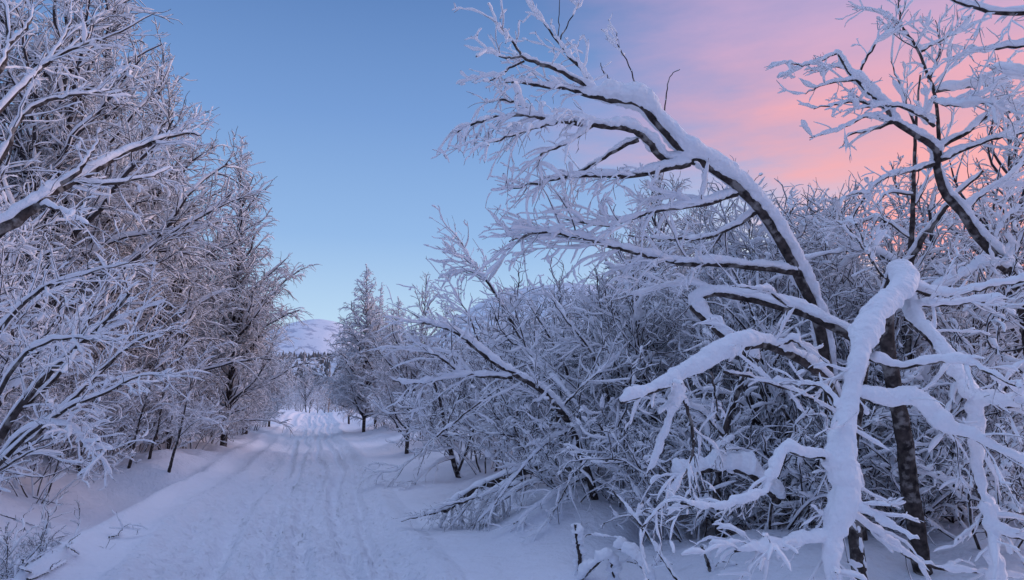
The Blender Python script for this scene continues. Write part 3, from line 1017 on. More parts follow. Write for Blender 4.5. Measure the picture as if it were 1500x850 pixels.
right = traced('right_birch'.replace('right_', 'crooked_'),
    [(1530, 900, 7.0), (1520, 640, 7.2), (1503, 470, 7.3), (1490, 416, 7.3), (1472, 392, 7.3), (1454, 370, 7.3), (1428, 342, 7.3), (1408, 310, 7.3), (1384, 284, 7.3), (1373, 252, 7.3), (1372, 222, 7.3), (1356, 207, 7.25),
     (1330, 191, 7.2), (1308, 176, 7.2), (1298, 158, 7.2), (1275, 138, 7.15), (1254, 117, 7.1), (1239, 99, 7.1), (1226, 76, 7.1)],
    [dict(pts=[(1300, 160, 7.2), (1265, 150, 7.1), (1240, 151, 7.0), (1192, 160, 6.9)], r0=0.014, r1=0.004, snow=[0.03, 0.012], d=1.6, tl=0.3, droop=0.1),
     dict(pts=[(1308, 178, 7.2), (1270, 171, 7.0), (1230, 190, 6.9), (1186, 202, 6.8)], r0=0.013, r1=0.004, snow=[0.025, 0.01], d=1.3, tl=0.3, droop=0.1),
     dict(pts=[(1310, 180, 7.2), (1275, 192, 7.3), (1245, 198, 7.4), (1234, 214, 7.4)], r0=0.012, r1=0.004, snow=[0.022, 0.01], d=1.8, tl=0.28, droop=0.2),
     dict(pts=[(1227, 78, 7.1), (1200, 90, 7.0), (1175, 96, 6.9), (1152, 91, 6.8)], r0=0.010, r1=0.004, snow=[0.026, 0.012], d=2.4, tl=0.3),
     dict(pts=[(1240, 100, 7.1), (1215, 98, 7.2), (1185, 105, 7.3)], r0=0.010, r1=0.004, snow=[0.022, 0.012], d=1.4, tl=0.3),
     dict(pts=[(1254, 117, 7.1), (1215, 122, 7.0), (1180, 138, 6.9)], r0=0.010, r1=0.004, snow=[0.022, 0.012], d=1.3, tl=0.3),
     dict(pts=[(1254, 117, 7.1), (1272, 81, 7.1), (1299, 47, 7.1), (1322, 38, 7.1)], r0=0.012, r1=0.004, snow=[0.012, 0.01], d=1.8, tl=0.35),
     dict(pts=[(1377, 230, 7.3), (1370, 145, 7.3), (1345, 75, 7.2), (1322, 34, 7.2), (1315, -5, 7.2)], r0=0.02, r1=0.005, snow=[0.008, 0.01], d=1.8, tl=0.5),
     dict(pts=[(1368, 185, 7.3), (1337, 163, 7.2), (1300, 155, 7.1), (1255, 160, 7.0)], r0=0.018, r1=0.005, snow=[0.04, 0.02], d=1.8, tl=0.35),
     dict(pts=[(1370, 240, 7.3), (1330, 253, 7.2), (1293, 262, 7.1), (1270, 285, 7.0), (1250, 318, 7.0)], r0=0.018, r1=0.006, snow=[0.035, 0.025], d=1.6, tl=0.35),
     dict(pts=[(1272, 284, 7.0), (1250, 284, 6.9), (1232, 294, 6.9)], r0=0.008, r1=0.004, snow=[0.025, 0.015], d=1.3, tl=0.22),
     dict(pts=[(1375, 216, 7.3), (1420, 192, 7.2), (1455, 165, 7.1), (1510, 148, 7.0)], r0=0.02, r1=0.006, snow=[0.05, 0.04], d=2.4, tl=0.45),
     dict(pts=[(1378, 235, 7.3), (1430, 212, 7.1), (1470, 200, 6.9), (1520, 192, 6.8)], r0=0.02, r1=0.006, snow=[0.045, 0.05], d=2.4, tl=0.45),
     dict(pts=[(1366, 135, 7.3), (1420, 126, 7.2), (1470, 118, 7.1), (1520, 96, 7.0)], r0=0.018, r1=0.006, snow=[0.04, 0.05], d=2.4, tl=0.5),
     dict(pts=[(1368, 150, 7.3), (1400, 155, 7.0), (1440, 150, 6.8), (1480, 165, 6.6)], r0=0.016, r1=0.006, snow=[0.04, 0.04], d=2.4, tl=0.5),
     dict(pts=[(1345, 78, 7.3), (1385, 55, 7.3), (1405, 45, 7.3), (1425, 15, 7.3)], r0=0.012, r1=0.004, snow=[0.015, 0.01], d=2.4, tl=0.4),
     dict(pts=[(1360, 120, 7.3), (1378, 70, 7.4), (1370, 30, 7.5)], r0=0.012, r1=0.004, snow=[0.01, 0.01], d=2.4, tl=0.4),
     dict(pts=[(1410, 312, 7.3), (1440, 285, 7.3), (1480, 260, 7.3), (1520, 225, 7.3)], r0=0.018, r1=0.006, snow=[0.03, 0.03], d=2.4, tl=0.45),
     dict(pts=[(1458, 372, 7.3), (1462, 345, 7.4), (1480, 315, 7.5), (1520, 290, 7.6)], r0=0.016, r1=0.006, snow=[0.02, 0.03], d=2.4, tl=0.5),
     dict(pts=[(1475, 395, 7.3), (1445, 388, 7.0), (1410, 405, 6.8), (1360, 425, 6.7)], r0=0.025, r1=0.008, snow=[0.06, 0.05, 0.03], d=1.3, tl=0.4)],
    trunk_r=(0.06, 0.01), trunk_snow=0.065, smin=0.42, fat=0.012)
tag(right, 'crooked birch with snow-heavy zigzag trunk against the pink sky', 'tree')

stem2 = traced('forked_birch', [(1330, 900, 8.0), (1328, 600, 8.0), (1330, 460, 8.0), (1334, 370, 8.0), (1338, 290, 8.0), (1341, 190, 8.0), (1348, 110, 8.0)],
    [dict(pts=[(1332, 385, 8.0), (1352, 350, 7.9), (1375, 320, 7.8), (1396, 292, 7.7), (1440, 250, 7.6)], r0=0.035, r1=0.012, snow=0.03, d=0.8, tl=0.5),
     dict(pts=[(1340, 300, 8.0), (1356, 270, 8.1), (1362, 240, 8.2), (1385, 205, 8.2)], r0=0.018, r1=0.006, snow=0.015, d=1.2, tl=0.5),
     dict(pts=[(1338, 285, 8.0), (1300, 283, 8.0), (1285, 300, 8.0)], r0=0.014, r1=0.005, snow=0.025, d=1.2, tl=0.3),
     dict(pts=[(1341, 190, 8.0), (1320, 130, 8.1), (1305, 90, 8.2)], r0=0.014, r1=0.005, snow=0.015, d=1.3, tl=0.5),
     dict(pts=[(1333, 400, 8.0), (1280, 370, 8.0), (1225, 370, 8.0), (1160, 385, 8.0)], r0=0.02, r1=0.006, snow=0.04, d=1.5, tl=0.5),
     dict(pts=[(1335, 350, 8.0), (1290, 320, 8.2), (1262, 325, 8.4), (1215, 330, 8.5)], r0=0.014, r1=0.005, snow=0.03, d=1.5, tl=0.4)],
    trunk_r=(0.055, 0.008), trunk_snow=0.012, smin=0.15)
tag(stem2, 'straight forked birch behind the snow-capped broken birch', 'tree')

corner = traced('overhanging_birch', [(1640, 900, 6.0), (1630, 400, 6.0), (1600, 100, 6.0), (1590, -60, 6.0)],
    [dict(pts=[(1600, 60, 6.0), (1550, 22, 6.0), (1500, 20, 6.0), (1450, 17, 6.0), (1412, 6, 6.0), (1380, -8, 6.0)], r0=0.03, r1=0.008, snow=0.022, d=1.0, tl=0.4, droop=0.3, up=-0.05),
     dict(pts=[(1600, 90, 6.0), (1550, 70, 6.0), (1495, 66, 6.0), (1440, 74, 6.1), (1420, 72, 6.2)], r0=0.02, r1=0.006, snow=0.03, d=1.2, tl=0.4, droop=0.2),
     dict(pts=[(1610, 200, 6.0), (1560, 120, 6.0), (1500, 110, 6.2), (1450, 100, 6.4)], r0=0.02, r1=0.006, snow=0.05, d=1.2, tl=0.4, droop=0.1)],
    trunk_r=(0.08, 0.04), trunk_snow=0.02)
tag(corner, 'birch outside the right edge reaching a limb into the top right corner', 'tree')

# the broken birch in front: limbs bent down to the snow
broken = traced('broken_birch', [(1358, 880, 5.9), (1346, 800, 5.9), (1333, 715, 5.9), (1324, 640, 5.9), (1310, 570, 5.85), (1299, 500, 5.8), (1300, 440, 5.7), (1314, 398, 5.5)],
    [dict(pts=[(1316, 396, 5.5), (1322, 425, 5.2), (1296, 450, 5.0), (1270, 484, 4.8), (1256, 522, 4.6), (1246, 572, 4.5), (1236, 625, 4.4), (1228, 672, 4.3), (1236, 722, 4.2), (1224, 772, 4.1), (1216, 822, 4.0), (1222, 880, 3.9)],
          r0=0.045, r1=0.02, snow=[0.072, 0.05, 0.062, 0.056, 0.036, 0.026, 0.052, 0.088, 0.072, 0.05, 0.036, 0.03], smin=0.8, d=0.8, tl=0.35, ts=1.1, t0=0.3, lump=0.16),
     dict(pts=[(1232, 668, 4.3), (1185, 668, 4.2), (1150, 660, 4.15), (1134, 692, 4.1), (1118, 720, 4.05), (1085, 734, 4.0), (1042, 745, 3.95), (998, 738, 3.9)],
          r0=0.018, r1=0.006, snow=[0.0492, 0.0369, 0.0287, 0.0246, 0.0287, 0.0164], smin=0.62, d=1.5, tl=0.25, ts=1.0, droop=0.3, t0=0.4),
     dict(pts=[(1222, 785, 4.1), (1165, 796, 4.0), (1120, 803, 3.9), (1076, 808, 3.8)], r0=0.016, r1=0.006, snow=[0.041, 0.0287, 0.0287, 0.0164], smin=0.62, d=1.8, tl=0.3, ts=1.0, droop=0.35),
     dict(pts=[(1248, 575, 4.5), (1292, 590, 4.5), (1335, 588, 4.5), (1386, 627, 4.4), (1440, 650, 4.3), (1515, 682, 4.2)], r0=0.02, r1=0.008, snow=[0.041, 0.0656, 0.0574, 0.041, 0.0369], smin=0.62, d=1.5, tl=0.4, ts=1.0, droop=0.25),
     dict(pts=[(1272, 525, 4.7), (1318, 538, 4.6), (1362, 532, 4.5), (1408, 530, 4.4), (1440, 542, 4.3), (1490, 566, 4.2)], r0=0.016, r1=0.006, snow=[0.0246, 0.0287, 0.0287, 0.0246], smin=0.62, d=1.2, tl=0.3, ts=0.9, droop=0.2),
     dict(pts=[(1322, 430, 5.4), (1340, 474, 5.1), (1368, 500, 4.9), (1404, 555, 4.7), (1424, 586, 4.6), (1470, 592, 4.5), (1520, 596, 4.4)], r0=0.035, r1=0.015, snow=[0.041, 0.0492, 0.0451, 0.0492, 0.0451, 0.0451], smin=0.8, d=1.5, tl=0.35, ts=1.0, lump=0.22),
     dict(pts=[(1424, 590, 4.6), (1428, 640, 4.5), (1432, 700, 4.4), (1448, 748, 4.3), (1462, 778, 4.2), (1520, 792, 4.1)], r0=0.025, r1=0.012, snow=[0.041, 0.0287, 0.041, 0.0492, 0.0451], smin=0.8, d=1.2, tl=0.35, ts=1.0, lump=0.22),
     dict(pts=[(1440, 735, 4.3), (1452, 800, 4.2), (1460, 880, 4.1)], r0=0.02, r1=0.012, snow=[0.0492], smin=0.8, d=1.5, tl=0.35, ts=1.0),
     dict(pts=[(1320, 415, 5.4), (1365, 432, 5.3), (1410, 430, 5.2), (1460, 418, 5.1), (1515, 408, 5.0)], r0=0.02, r1=0.008, snow=[0.0369], d=1.5, tl=0.3, ts=0.9),
     dict(pts=[(1325, 445, 5.3), (1370, 448, 5.1), (1420, 444, 5.0), (1475, 438, 4.9)], r0=0.015, r1=0.006, snow=[0.0328], d=1.5, tl=0.3, ts=0.9),
     dict(pts=[(1240, 738, 4.2), (1275, 752, 4.1), (1310, 775, 4.0), (1348, 792, 3.9)], r0=0.01, r1=0.005, snow=[0.0328, 0.0123], smin=0.6, d=1.5, tl=0.22, ts=0.9, droop=0.2),
     dict(pts=[(1240, 750, 4.2), (1295, 790, 4.2), (1345, 822, 4.2), (1400, 836, 4.2), (1510, 846, 4.2)], r0=0.012, r1=0.006, snow=[0.0246, 0.0164, 0.0205], smin=0.6, d=1.5, tl=0.3, ts=0.9, droop=0.2),
     dict(pts=[(1300, 410, 5.6), (1278, 385, 5.7), (1264, 350, 5.8), (1250, 318, 5.9)], r0=0.008, r1=0.003, snow=[0.0025], d=1.2, tl=0.25),
     dict(pts=[(1292, 405, 5.6), (1270, 370, 5.5), (1243, 335, 5.5), (1225, 325, 5.5)], r0=0.007, r1=0.003, snow=[0.0033], d=1.2, tl=0.25),
     dict(pts=[(1230, 600, 4.4), (1205, 568, 4.5), (1170, 562, 4.6), (1130, 558, 4.7)], r0=0.010, r1=0.004, snow=[0.023], d=0.9, tl=0.3, ts=0.9)],
    trunk_r=(0.075, 0.05), trunk_snow=0.015, smin=0.15, fat=0.009)
tag(broken, 'broken-topped birch with snow-thick limbs bent down to the ground, nearest on the right', 'tree')

dark = traced('bent_birch', [(1272, 900, 5.6), (1262, 850, 5.6), (1250, 770, 5.7), (1243, 700, 5.8), (1250, 640, 5.9), (1262, 560, 6.0), (1262, 505, 6.2), (1200, 470, 6.3), (1170, 457, 6.4), (1107, 440, 6.5), (1052, 431, 6.6), (1030, 435, 6.6), (1014, 450, 6.6)],
    [dict(pts=[(1170, 458, 6.4), (1130, 430, 6.3), (1116, 425, 6.2), (1080, 420, 6.1)], r0=0.012, r1=0.004, snow=0.035, d=1.2, tl=0.4),
     dict(pts=[(1014, 450, 6.6), (1040, 474, 6.5), (1075, 505, 6.4), (1110, 530, 6.4)], r0=0.035, r1=0.025, snow=0.05, d=0.2, tl=0.3),
     dict(pts=[(1050, 431, 6.6), (1010, 415, 6.7), (960, 425, 6.8), (900, 440, 6.9)], r0=0.012, r1=0.004, snow=0.03, d=1.4, tl=0.4)],
    trunk_r=(0.06, 0.022), trunk_snow=0.06, smin=0.2, fat=0.010)
tag(dark, 'bent birch whose stem arches left below the great leaning trunk', 'tree')

arm = traced('snow_loaded_birch', [(1275, 900, 6.6), (1262, 780, 6.5), (1240, 640, 6.3), (1222, 580, 6.0), (1200, 548, 5.6), (1172, 527, 5.4), (1130, 508, 5.2), (1095, 506, 5.0), (1060, 520, 4.9), (1020, 540, 4.8), (985, 562, 4.7), (950, 575, 4.6), (910, 590, 4.5)],
    [dict(pts=[(1150, 516, 5.3), (1125, 506, 5.2), (1095, 502, 5.0), (1062, 516, 4.9), (1028, 536, 4.8), (1000, 552, 4.75), (960, 570, 4.65), (930, 582, 4.6)], r0=0.03, r1=0.02, snow=[0.02, 0.035, 0.05, 0.068, 0.066, 0.05, 0.028, 0.02], d=0.5, tl=0.3, lump=0.03, smin=0.8),
     dict(pts=[(992, 560, 4.75), (985, 600, 4.7), (970, 645, 4.65), (945, 702, 4.6)], r0=0.012, r1=0.005, snow=[0.04, 0.036, 0.03, 0.01], smin=0.9, d=0.5, tl=0.2, lump=0.12),
     dict(pts=[(996, 570, 4.75), (1010, 610, 4.7), (1015, 655, 4.65), (1005, 690, 4.6), (975, 735, 4.5), (938, 775, 4.4)], r0=0.012, r1=0.004, snow=[0.004, 0.01, 0.012], smin=0.3, d=1.2, tl=0.35, droop=0.3, up=-0.05),
     dict(pts=[(1040, 545, 4.85), (1050, 590, 4.8), (1048, 620, 4.8)], r0=0.008, r1=0.003, snow=0.004, d=0.8, tl=0.25, droop=0.3),
     dict(pts=[(1120, 512, 5.2), (1160, 500, 5.2), (1172, 508, 5.2)], r0=0.012, r1=0.006, snow=0.035, d=0.5, tl=0.3),
     dict(pts=[(1060, 545, 4.9), (1120, 560, 5.0), (1180, 580, 5.1), (1230, 610, 5.2)], r0=0.009, r1=0.005, snow=0.018, d=1.0, tl=0.3)],
    trunk_r=(0.045, 0.012), trunk_snow=0.035, smin=0.2, fat=0.009)
tag(arm, 'low birch stem carrying a fat pillow of snow, reaching left at mid height', 'tree')

arch = traced('arching_birch', [(874, 760, 8.8), (868, 715, 8.8), (853, 672, 8.7), (838, 630, 8.6), (818, 598, 8.5), (790, 570, 8.4), (750, 547, 8.3), (708, 520, 8.2), (670, 488, 8.1), (645, 479, 8.0), (612, 470, 7.9)],
    [dict(pts=[(750, 553, 8.3), (715, 552, 8.2), (676, 546, 8.1), (645, 524, 8.0), (612, 513, 7.9)], r0=0.022, r1=0.007, snow=[0.0248, 0.0372, 0.031, 0.0124], d=1.5, tl=0.6, droop=0.15),
     dict(pts=[(690, 548, 8.1), (650, 555, 8.0), (610, 562, 7.9), (575, 558, 7.8)], r0=0.014, r1=0.006, snow=[0.031, 0.0434, 0.0186], d=1.5, tl=0.5, droop=0.15),
     dict(pts=[(838, 630, 8.6), (805, 645, 8.5), (775, 675, 8.4), (742, 715, 8.3), (722, 742, 8.3)], r0=0.016, r1=0.006, snow=[0.03, 0.025, 0.015], d=1.3, tl=0.4, droop=0.2),
     dict(pts=[(862, 695, 8.8), (825, 715, 8.5), (788, 742, 8.3), (752, 768, 8.2)], r0=0.016, r1=0.006, snow=[0.035, 0.025, 0.015], d=1.4, tl=0.4, droop=0.2),
     dict(pts=[(842, 640, 8.6), (838, 690, 8.3), (822, 730, 8.1), (800, 765, 8.0)], r0=0.013, r1=0.005, snow=[0.0217, 0.0124], smin=0.5, d=1.1, tl=0.45, droop=0.3),
     dict(pts=[(708, 520, 8.2), (690, 470, 8.4), (665, 430, 8.5)], r0=0.012, r1=0.004, snow=[0.0093], d=1.5, tl=0.5),
     dict(pts=[(820, 600, 8.5), (860, 560, 8.6), (900, 530, 8.7)], r0=0.012, r1=0.004, snow=[0.0155], d=1.5, tl=0.5),
     dict(pts=[(868, 700, 8.8), (900, 720, 8.6), (950, 728, 8.4), (1000, 735, 8.2)], r0=0.016, r1=0.006, snow=[0.0248], d=1.1, tl=0.45, droop=0.2),
     dict(pts=[(640, 640, 8.4), (690, 600, 8.4), (740, 562, 8.4)], r0=0.01, r1=0.006, snow=[0.0136], d=1.0, tl=0.5)],
    trunk_r=(0.05, 0.012), trunk_snow=0.05, smin=0.2, fat=0.011, tw=dict(trunk_twigs=1.0))
tag(arch, 'birch arching left over its own snow, at the middle of the right thicket', 'tree')

sap = traced('leaning_sapling', [(830, 700, 10.5), (812, 585, 10.3), (783, 526, 10.2), (762, 493, 10.1), (744, 463, 10.0), (723, 427, 10.0), (702, 397, 9.9), (684, 373, 9.9), (677, 356, 9.9)],
    [dict(pts=[(712, 410, 9.9), (690, 398, 9.8), (665, 400, 9.7), (643, 408, 9.6)], r0=0.011, r1=0.004, snow=[0.03, 0.03], d=1.8, tl=0.35),
     dict(pts=[(698, 392, 9.9), (675, 376, 9.8), (648, 369, 9.7)], r0=0.010, r1=0.004, snow=[0.025, 0.025], d=1.8, tl=0.35),
     dict(pts=[(706, 403, 9.9), (712, 385, 10.0), (732, 380, 10.1)], r0=0.010, r1=0.004, snow=[0.02, 0.03], d=1.6, tl=0.3),
     dict(pts=[(724, 428, 10.0), (735, 440, 10.2), (765, 455, 10.4)], r0=0.009, r1=0.004, snow=0.02, d=1.5, tl=0.4),
     dict(pts=[(744, 463, 10.0), (715, 465, 9.8), (690, 470, 9.7)], r0=0.009, r1=0.004, snow=0.02, d=1.5, tl=0.4)],
    trunk_r=(0.035, 0.006), trunk_snow=0.014, smin=0.15, tw=dict(trunk_twigs=0.5))
tag(sap, 'leaning sapling with a bushy tip in front of the snowy hill', 'tree')
for k, (pp, lb) in enumerate([([(905, 640, 9.6), (885, 560, 9.5), (862, 510, 9.4), (828, 468, 9.3)], 'thin dark pole stem leaning left above the arching birch'),
                              ([(850, 640, 10.6), (832, 550, 10.5), (808, 500, 10.4), (785, 462, 10.3)], 'thin dark pole stem leaning left beside the leaning sapling'),
                              ([(1195, 700, 8.0), (1172, 640, 8.0), (1148, 600, 8.0), (1130, 560, 8.0)], 'dark slanting stem below the snow pillow branch')]):
    t = traced('young_birch', pp, [dict(pts=[pp[2], (pp[2][0] - 25, pp[2][1] - 8, pp[2][2] - 0.2), (pp[2][0] - 60, pp[2][1] + 5, pp[2][2] - 0.4)], r0=0.008, r1=0.004, snow=0.02, d=1.6, tl=0.4),
                                   dict(pts=[pp[3], (pp[3][0] - 20, pp[3][1] - 30, pp[3][2]), (pp[3][0] - 45, pp[3][1] - 40, pp[3][2])], r0=0.008, r1=0.004, snow=0.015, d=1.6, tl=0.4)],
               trunk_r=(0.025, 0.009), trunk_snow=0.018, smin=0.12, tw=dict(trunk_twigs=0.6))
    tag(t, lb, 'tree')

# dark trunks standing in the thicket
GT = 'dark trunks standing in the right thicket'
for pts, r, lb in [([(1062, 850, 7.3), (1056, 790, 7.3), (1050, 720, 7.3), (1060, 640, 7.3), (1085, 560, 7.4)], 0.05, 'dark mossy trunk below the horizontal snowy log'),
                   ([(1118, 815, 7.9), (1110, 760, 7.9), (1100, 700, 7.9), (1098, 640, 8.0), (1120, 560, 8.0)], 0.04, 'dark trunk right of the mossy one'),
                   ([(1168, 815, 7.9), (1155, 760, 7.9), (1130, 690, 7.9), (1112, 620, 8.0), (1090, 560, 8.0)], 0.035, 'slanting dark trunk left of the snow-thick limb'),
                   ([(1090, 800, 8.3), (1084, 740, 8.3), (1080, 680, 8.3), (1070, 600, 8.3)], 0.035, 'thin dark trunk between the mossy trunk and its neighbour'),
                   ([(1415, 880, 6.8), (1408, 780, 6.8), (1412, 700, 6.8), (1400, 600, 6.8)], 0.02, 'thin dark stem behind the bent limbs at right')]:
    a, b = pts[-1], pts[-2]
    t = traced('dark_birch', pts, [dict(pts=[b, (b[0] - 40, b[1] - 40, b[2] - 0.2), (b[0] - 90, b[1] - 50, b[2] - 0.4)], r0=0.014, r1=0.005, snow=0.03, d=1.2, tl=0.4),
                                   dict(pts=[a, (a[0] + 30, a[1] - 50, a[2]), (a[0] + 70, a[1] - 70, a[2] + 0.1)], r0=0.016, r1=0.005, snow=0.025, d=1.2, tl=0.4)],
               trunk_r=(r, r * 0.6), trunk_snow=0.006, smin=0.3)
    tag(t, lb, 'tree', GT)

for px, d, sc in [(1060, 9.0, 0.8), (1110, 8.4, 0.75), (1190, 8.0, 0.75), (1262, 7.7, 0.7), (1385, 7.5, 0.75), (1470, 7.2, 0.75), (960, 9.0, 0.75), (838, 9.1, 0.62)]:
    x, y = at(px, d)
    place('s5', x, y, None, sc, 'low snow-buried bush among the right-hand trunks, close to the camera', 'shrub', 'low bushes beneath the broken birch')
# fallen wood
log = traced('fallen_log', [(990, 700, 6.4), (1020, 690, 6.4), (1060, 686, 6.4), (1095, 692, 6.4), (1118, 712, 6.4), (1140, 735, 6.5)],
             [dict(pts=[(1040, 688, 6.4), (1050, 660, 6.5), (1075, 640, 6.6)], r0=0.012, r1=0.005, snow=0.03, d=1.0, tl=0.3)], trunk_r=(0.035, 0.03), trunk_snow=0.09, smin=0.5, fat=0.010)
tag(log, 'horizontal snow-topped log hung between dark trunks', 'log')
HEAP = []
hr = np.random.default_rng(5)
for k in range(19):
    ax = 662 + 125 * hr.random()
    top = 736 - 0.34 * (ax - 660) + 8 * hr.random()
    bx = ax - 45 + 75 * hr.random()
    flat = k % 3 == 0
    if flat:
        bx = ax - 55 - 25 * hr.random()
    by = top + 22 if flat else 768 + 7 * hr.random()
    dd = 9.55 - 0.002 * (ax - 660) + 0.5 * (hr.random() - 0.5)
    HEAP.append(dict(pts=[(ax, top, dd), ((ax + bx) / 2 + 10 * (hr.random() - 0.5), (top + by) / 2 - 5 + 10 * hr.random(), dd - 0.15), (bx, by, dd - 0.3)],
                     r0=0.014 + 0.012 * hr.random(), r1=0.007, snow=0.010 if k % 2 else 0.022, d=2.0, tl=0.32, ts=0.35, droop=0.1, up=0.02))
brush = traced('fallen_birch', [(868, 700, 9.2), (828, 684, 9.3), (775, 688, 9.4), (725, 706, 9.5), (690, 722, 9.6), (662, 740, 9.6), (648, 752, 9.6)],
    HEAP + [dict(pts=[(760, 692, 9.4), (735, 715, 9.2), (715, 745, 9.1), (700, 775, 9.0)], r0=0.02, r1=0.007, snow=0.019, ts=0.35, smin=0.5, d=2.4, tl=0.5, droop=0.3, up=-0.05),
     dict(pts=[(825, 690, 9.2), (770, 712, 9.0), (730, 738, 8.9), (700, 765, 8.8)], r0=0.022, r1=0.007, snow=0.029, ts=0.35, smin=0.5, d=2.4, tl=0.5, droop=0.3, up=-0.05),
     dict(pts=[(700, 718, 9.5), (680, 748, 9.3), (660, 772, 9.2)], r0=0.016, r1=0.006, snow=0.019, ts=0.35, d=2.6, tl=0.45, droop=0.3, up=-0.05)],
    trunk_r=(0.07, 0.03), trunk_snow=0.035, smin=0.3)
tag(brush, 'fallen birch top lying in a snowy heap at the track side', 'fallen tree')
droopy = traced('drooping_birch', [(678, 712, 14.8), (668, 690, 14.8), (655, 640, 14.7), (645, 590, 14.6), (636, 560, 14.5)],
    [dict(pts=[(662, 640, 14.7), (640, 640, 14.4), (610, 668, 14.1), (580, 690, 13.9), (548, 692, 13.7)], r0=0.02, r1=0.007, snow=0.045, d=1.3, tl=0.7, droop=0.3),
     dict(pts=[(666, 670, 14.8), (640, 680, 14.4), (615, 700, 14.1), (600, 720, 14.0)], r0=0.02, r1=0.007, snow=0.04, d=1.3, tl=0.6, droop=0.3),
     dict(pts=[(656, 640, 14.7), (690, 610, 14.7), (720, 600, 14.7)], r0=0.02, r1=0.007, snow=0.04, d=1.3, tl=0.7),
     dict(pts=[(672, 690, 14.8), (690, 640, 14.9), (700, 590, 15.0), (706, 560, 15.0)], r0=0.03, r1=0.01, snow=0.02, d=1.3, tl=0.7)],
    trunk_r=(0.06, 0.02), trunk_snow=0.02, smin=0.2)
tag(droopy, 'dark-stemmed birch with branches drooping to the track edge', 'tree')
for k, (pp, r, sn, lb) in enumerate([
        ([(846, 860, 6.6), (850, 825, 6.6), (846, 795, 6.6), (843, 768, 6.6)], 0.02, 0.055, 'snow-wrapped stump standing at the bottom edge'),
        ([(850, 850, 6.5), (872, 828, 6.4), (890, 815, 6.4), (898, 835, 6.4), (900, 860, 6.4)], 0.016, 0.06, 'hooped snow-wrapped stem beside the snowy stump'),
        ([(1000, 862, 5.6), (962, 805, 5.8), (930, 758, 6.0), (900, 722, 6.2)], 0.012, 0.012, 'straight dark pole slanting through the lower thicket'),
        ([(905, 800, 6.4), (925, 812, 6.3), (945, 835, 6.2), (962, 870, 6.1)], 0.022, 0.055, 'bowed snowy branch right of the hooped stem'),
        ([(1050, 875, 6.2), (1040, 835, 6.2), (1028, 800, 6.2)], 0.018, 0.03, 'short snowy stub below the mossy trunk')]):
    t = traced('snowy_stem', pp, [dict(pts=[pp[-2], (pp[-2][0] + 18, pp[-2][1] - 12, pp[-2][2]), (pp[-2][0] + 40, pp[-2][1] - 8, pp[-2][2] - 0.1)], r0=0.006, r1=0.003, snow=0.012, d=1.0, tl=0.2)],
               trunk_r=(r, r * 0.7), trunk_snow=sn, smin=0.8, fat=0.008)
    tag(t, lb, 'branch')

# ------------------------------------------------------------------ traced trees on the left
limb = traced('near_birch', [(-190, 900, 5.0), (-180, 700, 5.0), (-150, 500, 5.0), (-120, 400, 5.0), (-130, 250, 5.0), (-140, 50, 5.0)],
    [dict(pts=[(-125, 400, 5.0), (-60, 365, 5.1), (0, 335, 5.2), (57, 299, 5.4), (76, 283, 5.5), (111, 266, 5.7), (150, 243, 5.9), (180, 226, 6.1), (225, 208, 6.3), (270, 196, 6.5), (294, 199, 6.6)], r0=0.06, r1=0.006,
          snow=[0.022, 0.022, 0.019, 0.015, 0.008], d=1.6, tl=0.42, ts=0.55, t0=0.25, droop=0.12),
     dict(pts=[(74, 284, 5.5), (114, 251, 5.6), (130, 229, 5.7), (146, 205, 5.8)], r0=0.022, r1=0.006, snow=0.011, d=1.5, tl=0.36, ts=0.55),
     dict(pts=[(60, 300, 5.4), (90, 310, 5.3), (130, 330, 5.2)], r0=0.015, r1=0.005, snow=0.017, d=1.6, tl=0.36, ts=0.55, droop=0.2),
     dict(pts=[(111, 268, 5.7), (160, 270, 5.8), (215, 260, 6.0), (250, 245, 6.2)], r0=0.018, r1=0.005, snow=0.014, d=1.7, tl=0.36, ts=0.55, droop=0.15),
     dict(pts=[(-125, 330, 5.0), (-40, 290, 5.3), (4, 225, 5.6), (18, 192, 5.7), (40, 165, 5.8), (74, 147, 5.9), (116, 138, 6.0), (160, 132, 6.2)], r0=0.035, r1=0.005, snow=0.012, d=1.5, tl=0.42, ts=0.55, t0=0.3),
     dict(pts=[(-130, 220, 5.0), (-40, 150, 5.3), (0, 100, 5.5), (10, 68, 5.6), (11, 25, 5.7), (4, -10, 5.8)], r0=0.035, r1=0.010, snow=0.006, d=1.3, tl=0.42, ts=0.55, t0=0.35),
     dict(pts=[(10, 70, 5.6), (34, 46, 5.7), (47, 22, 5.8), (48, -8, 5.9)], r0=0.018, r1=0.006, snow=0.007, d=1.4, tl=0.36, ts=0.55),
     dict(pts=[(-30, 190, 5.3), (30, 130, 5.8), (60, 100, 6.1), (82, 75, 6.3), (100, 38, 6.5), (108, -8, 6.7)], r0=0.025, r1=0.006, snow=0.007, d=1.4, tl=0.42, ts=0.55, t0=0.3),
     dict(pts=[(62, 98, 6.1), (100, 75, 6.2), (135, 62, 6.3), (180, 45, 6.4), (222, 22, 6.5)], r0=0.015, r1=0.004, snow=0.008, d=1.5, tl=0.36, ts=0.55)],
    trunk_r=(0.11, 0.06), trunk_snow=0.011, smin=0.15)
tag(limb, 'near birch outside the left edge, its limbs sweeping rightward into view', 'tree')

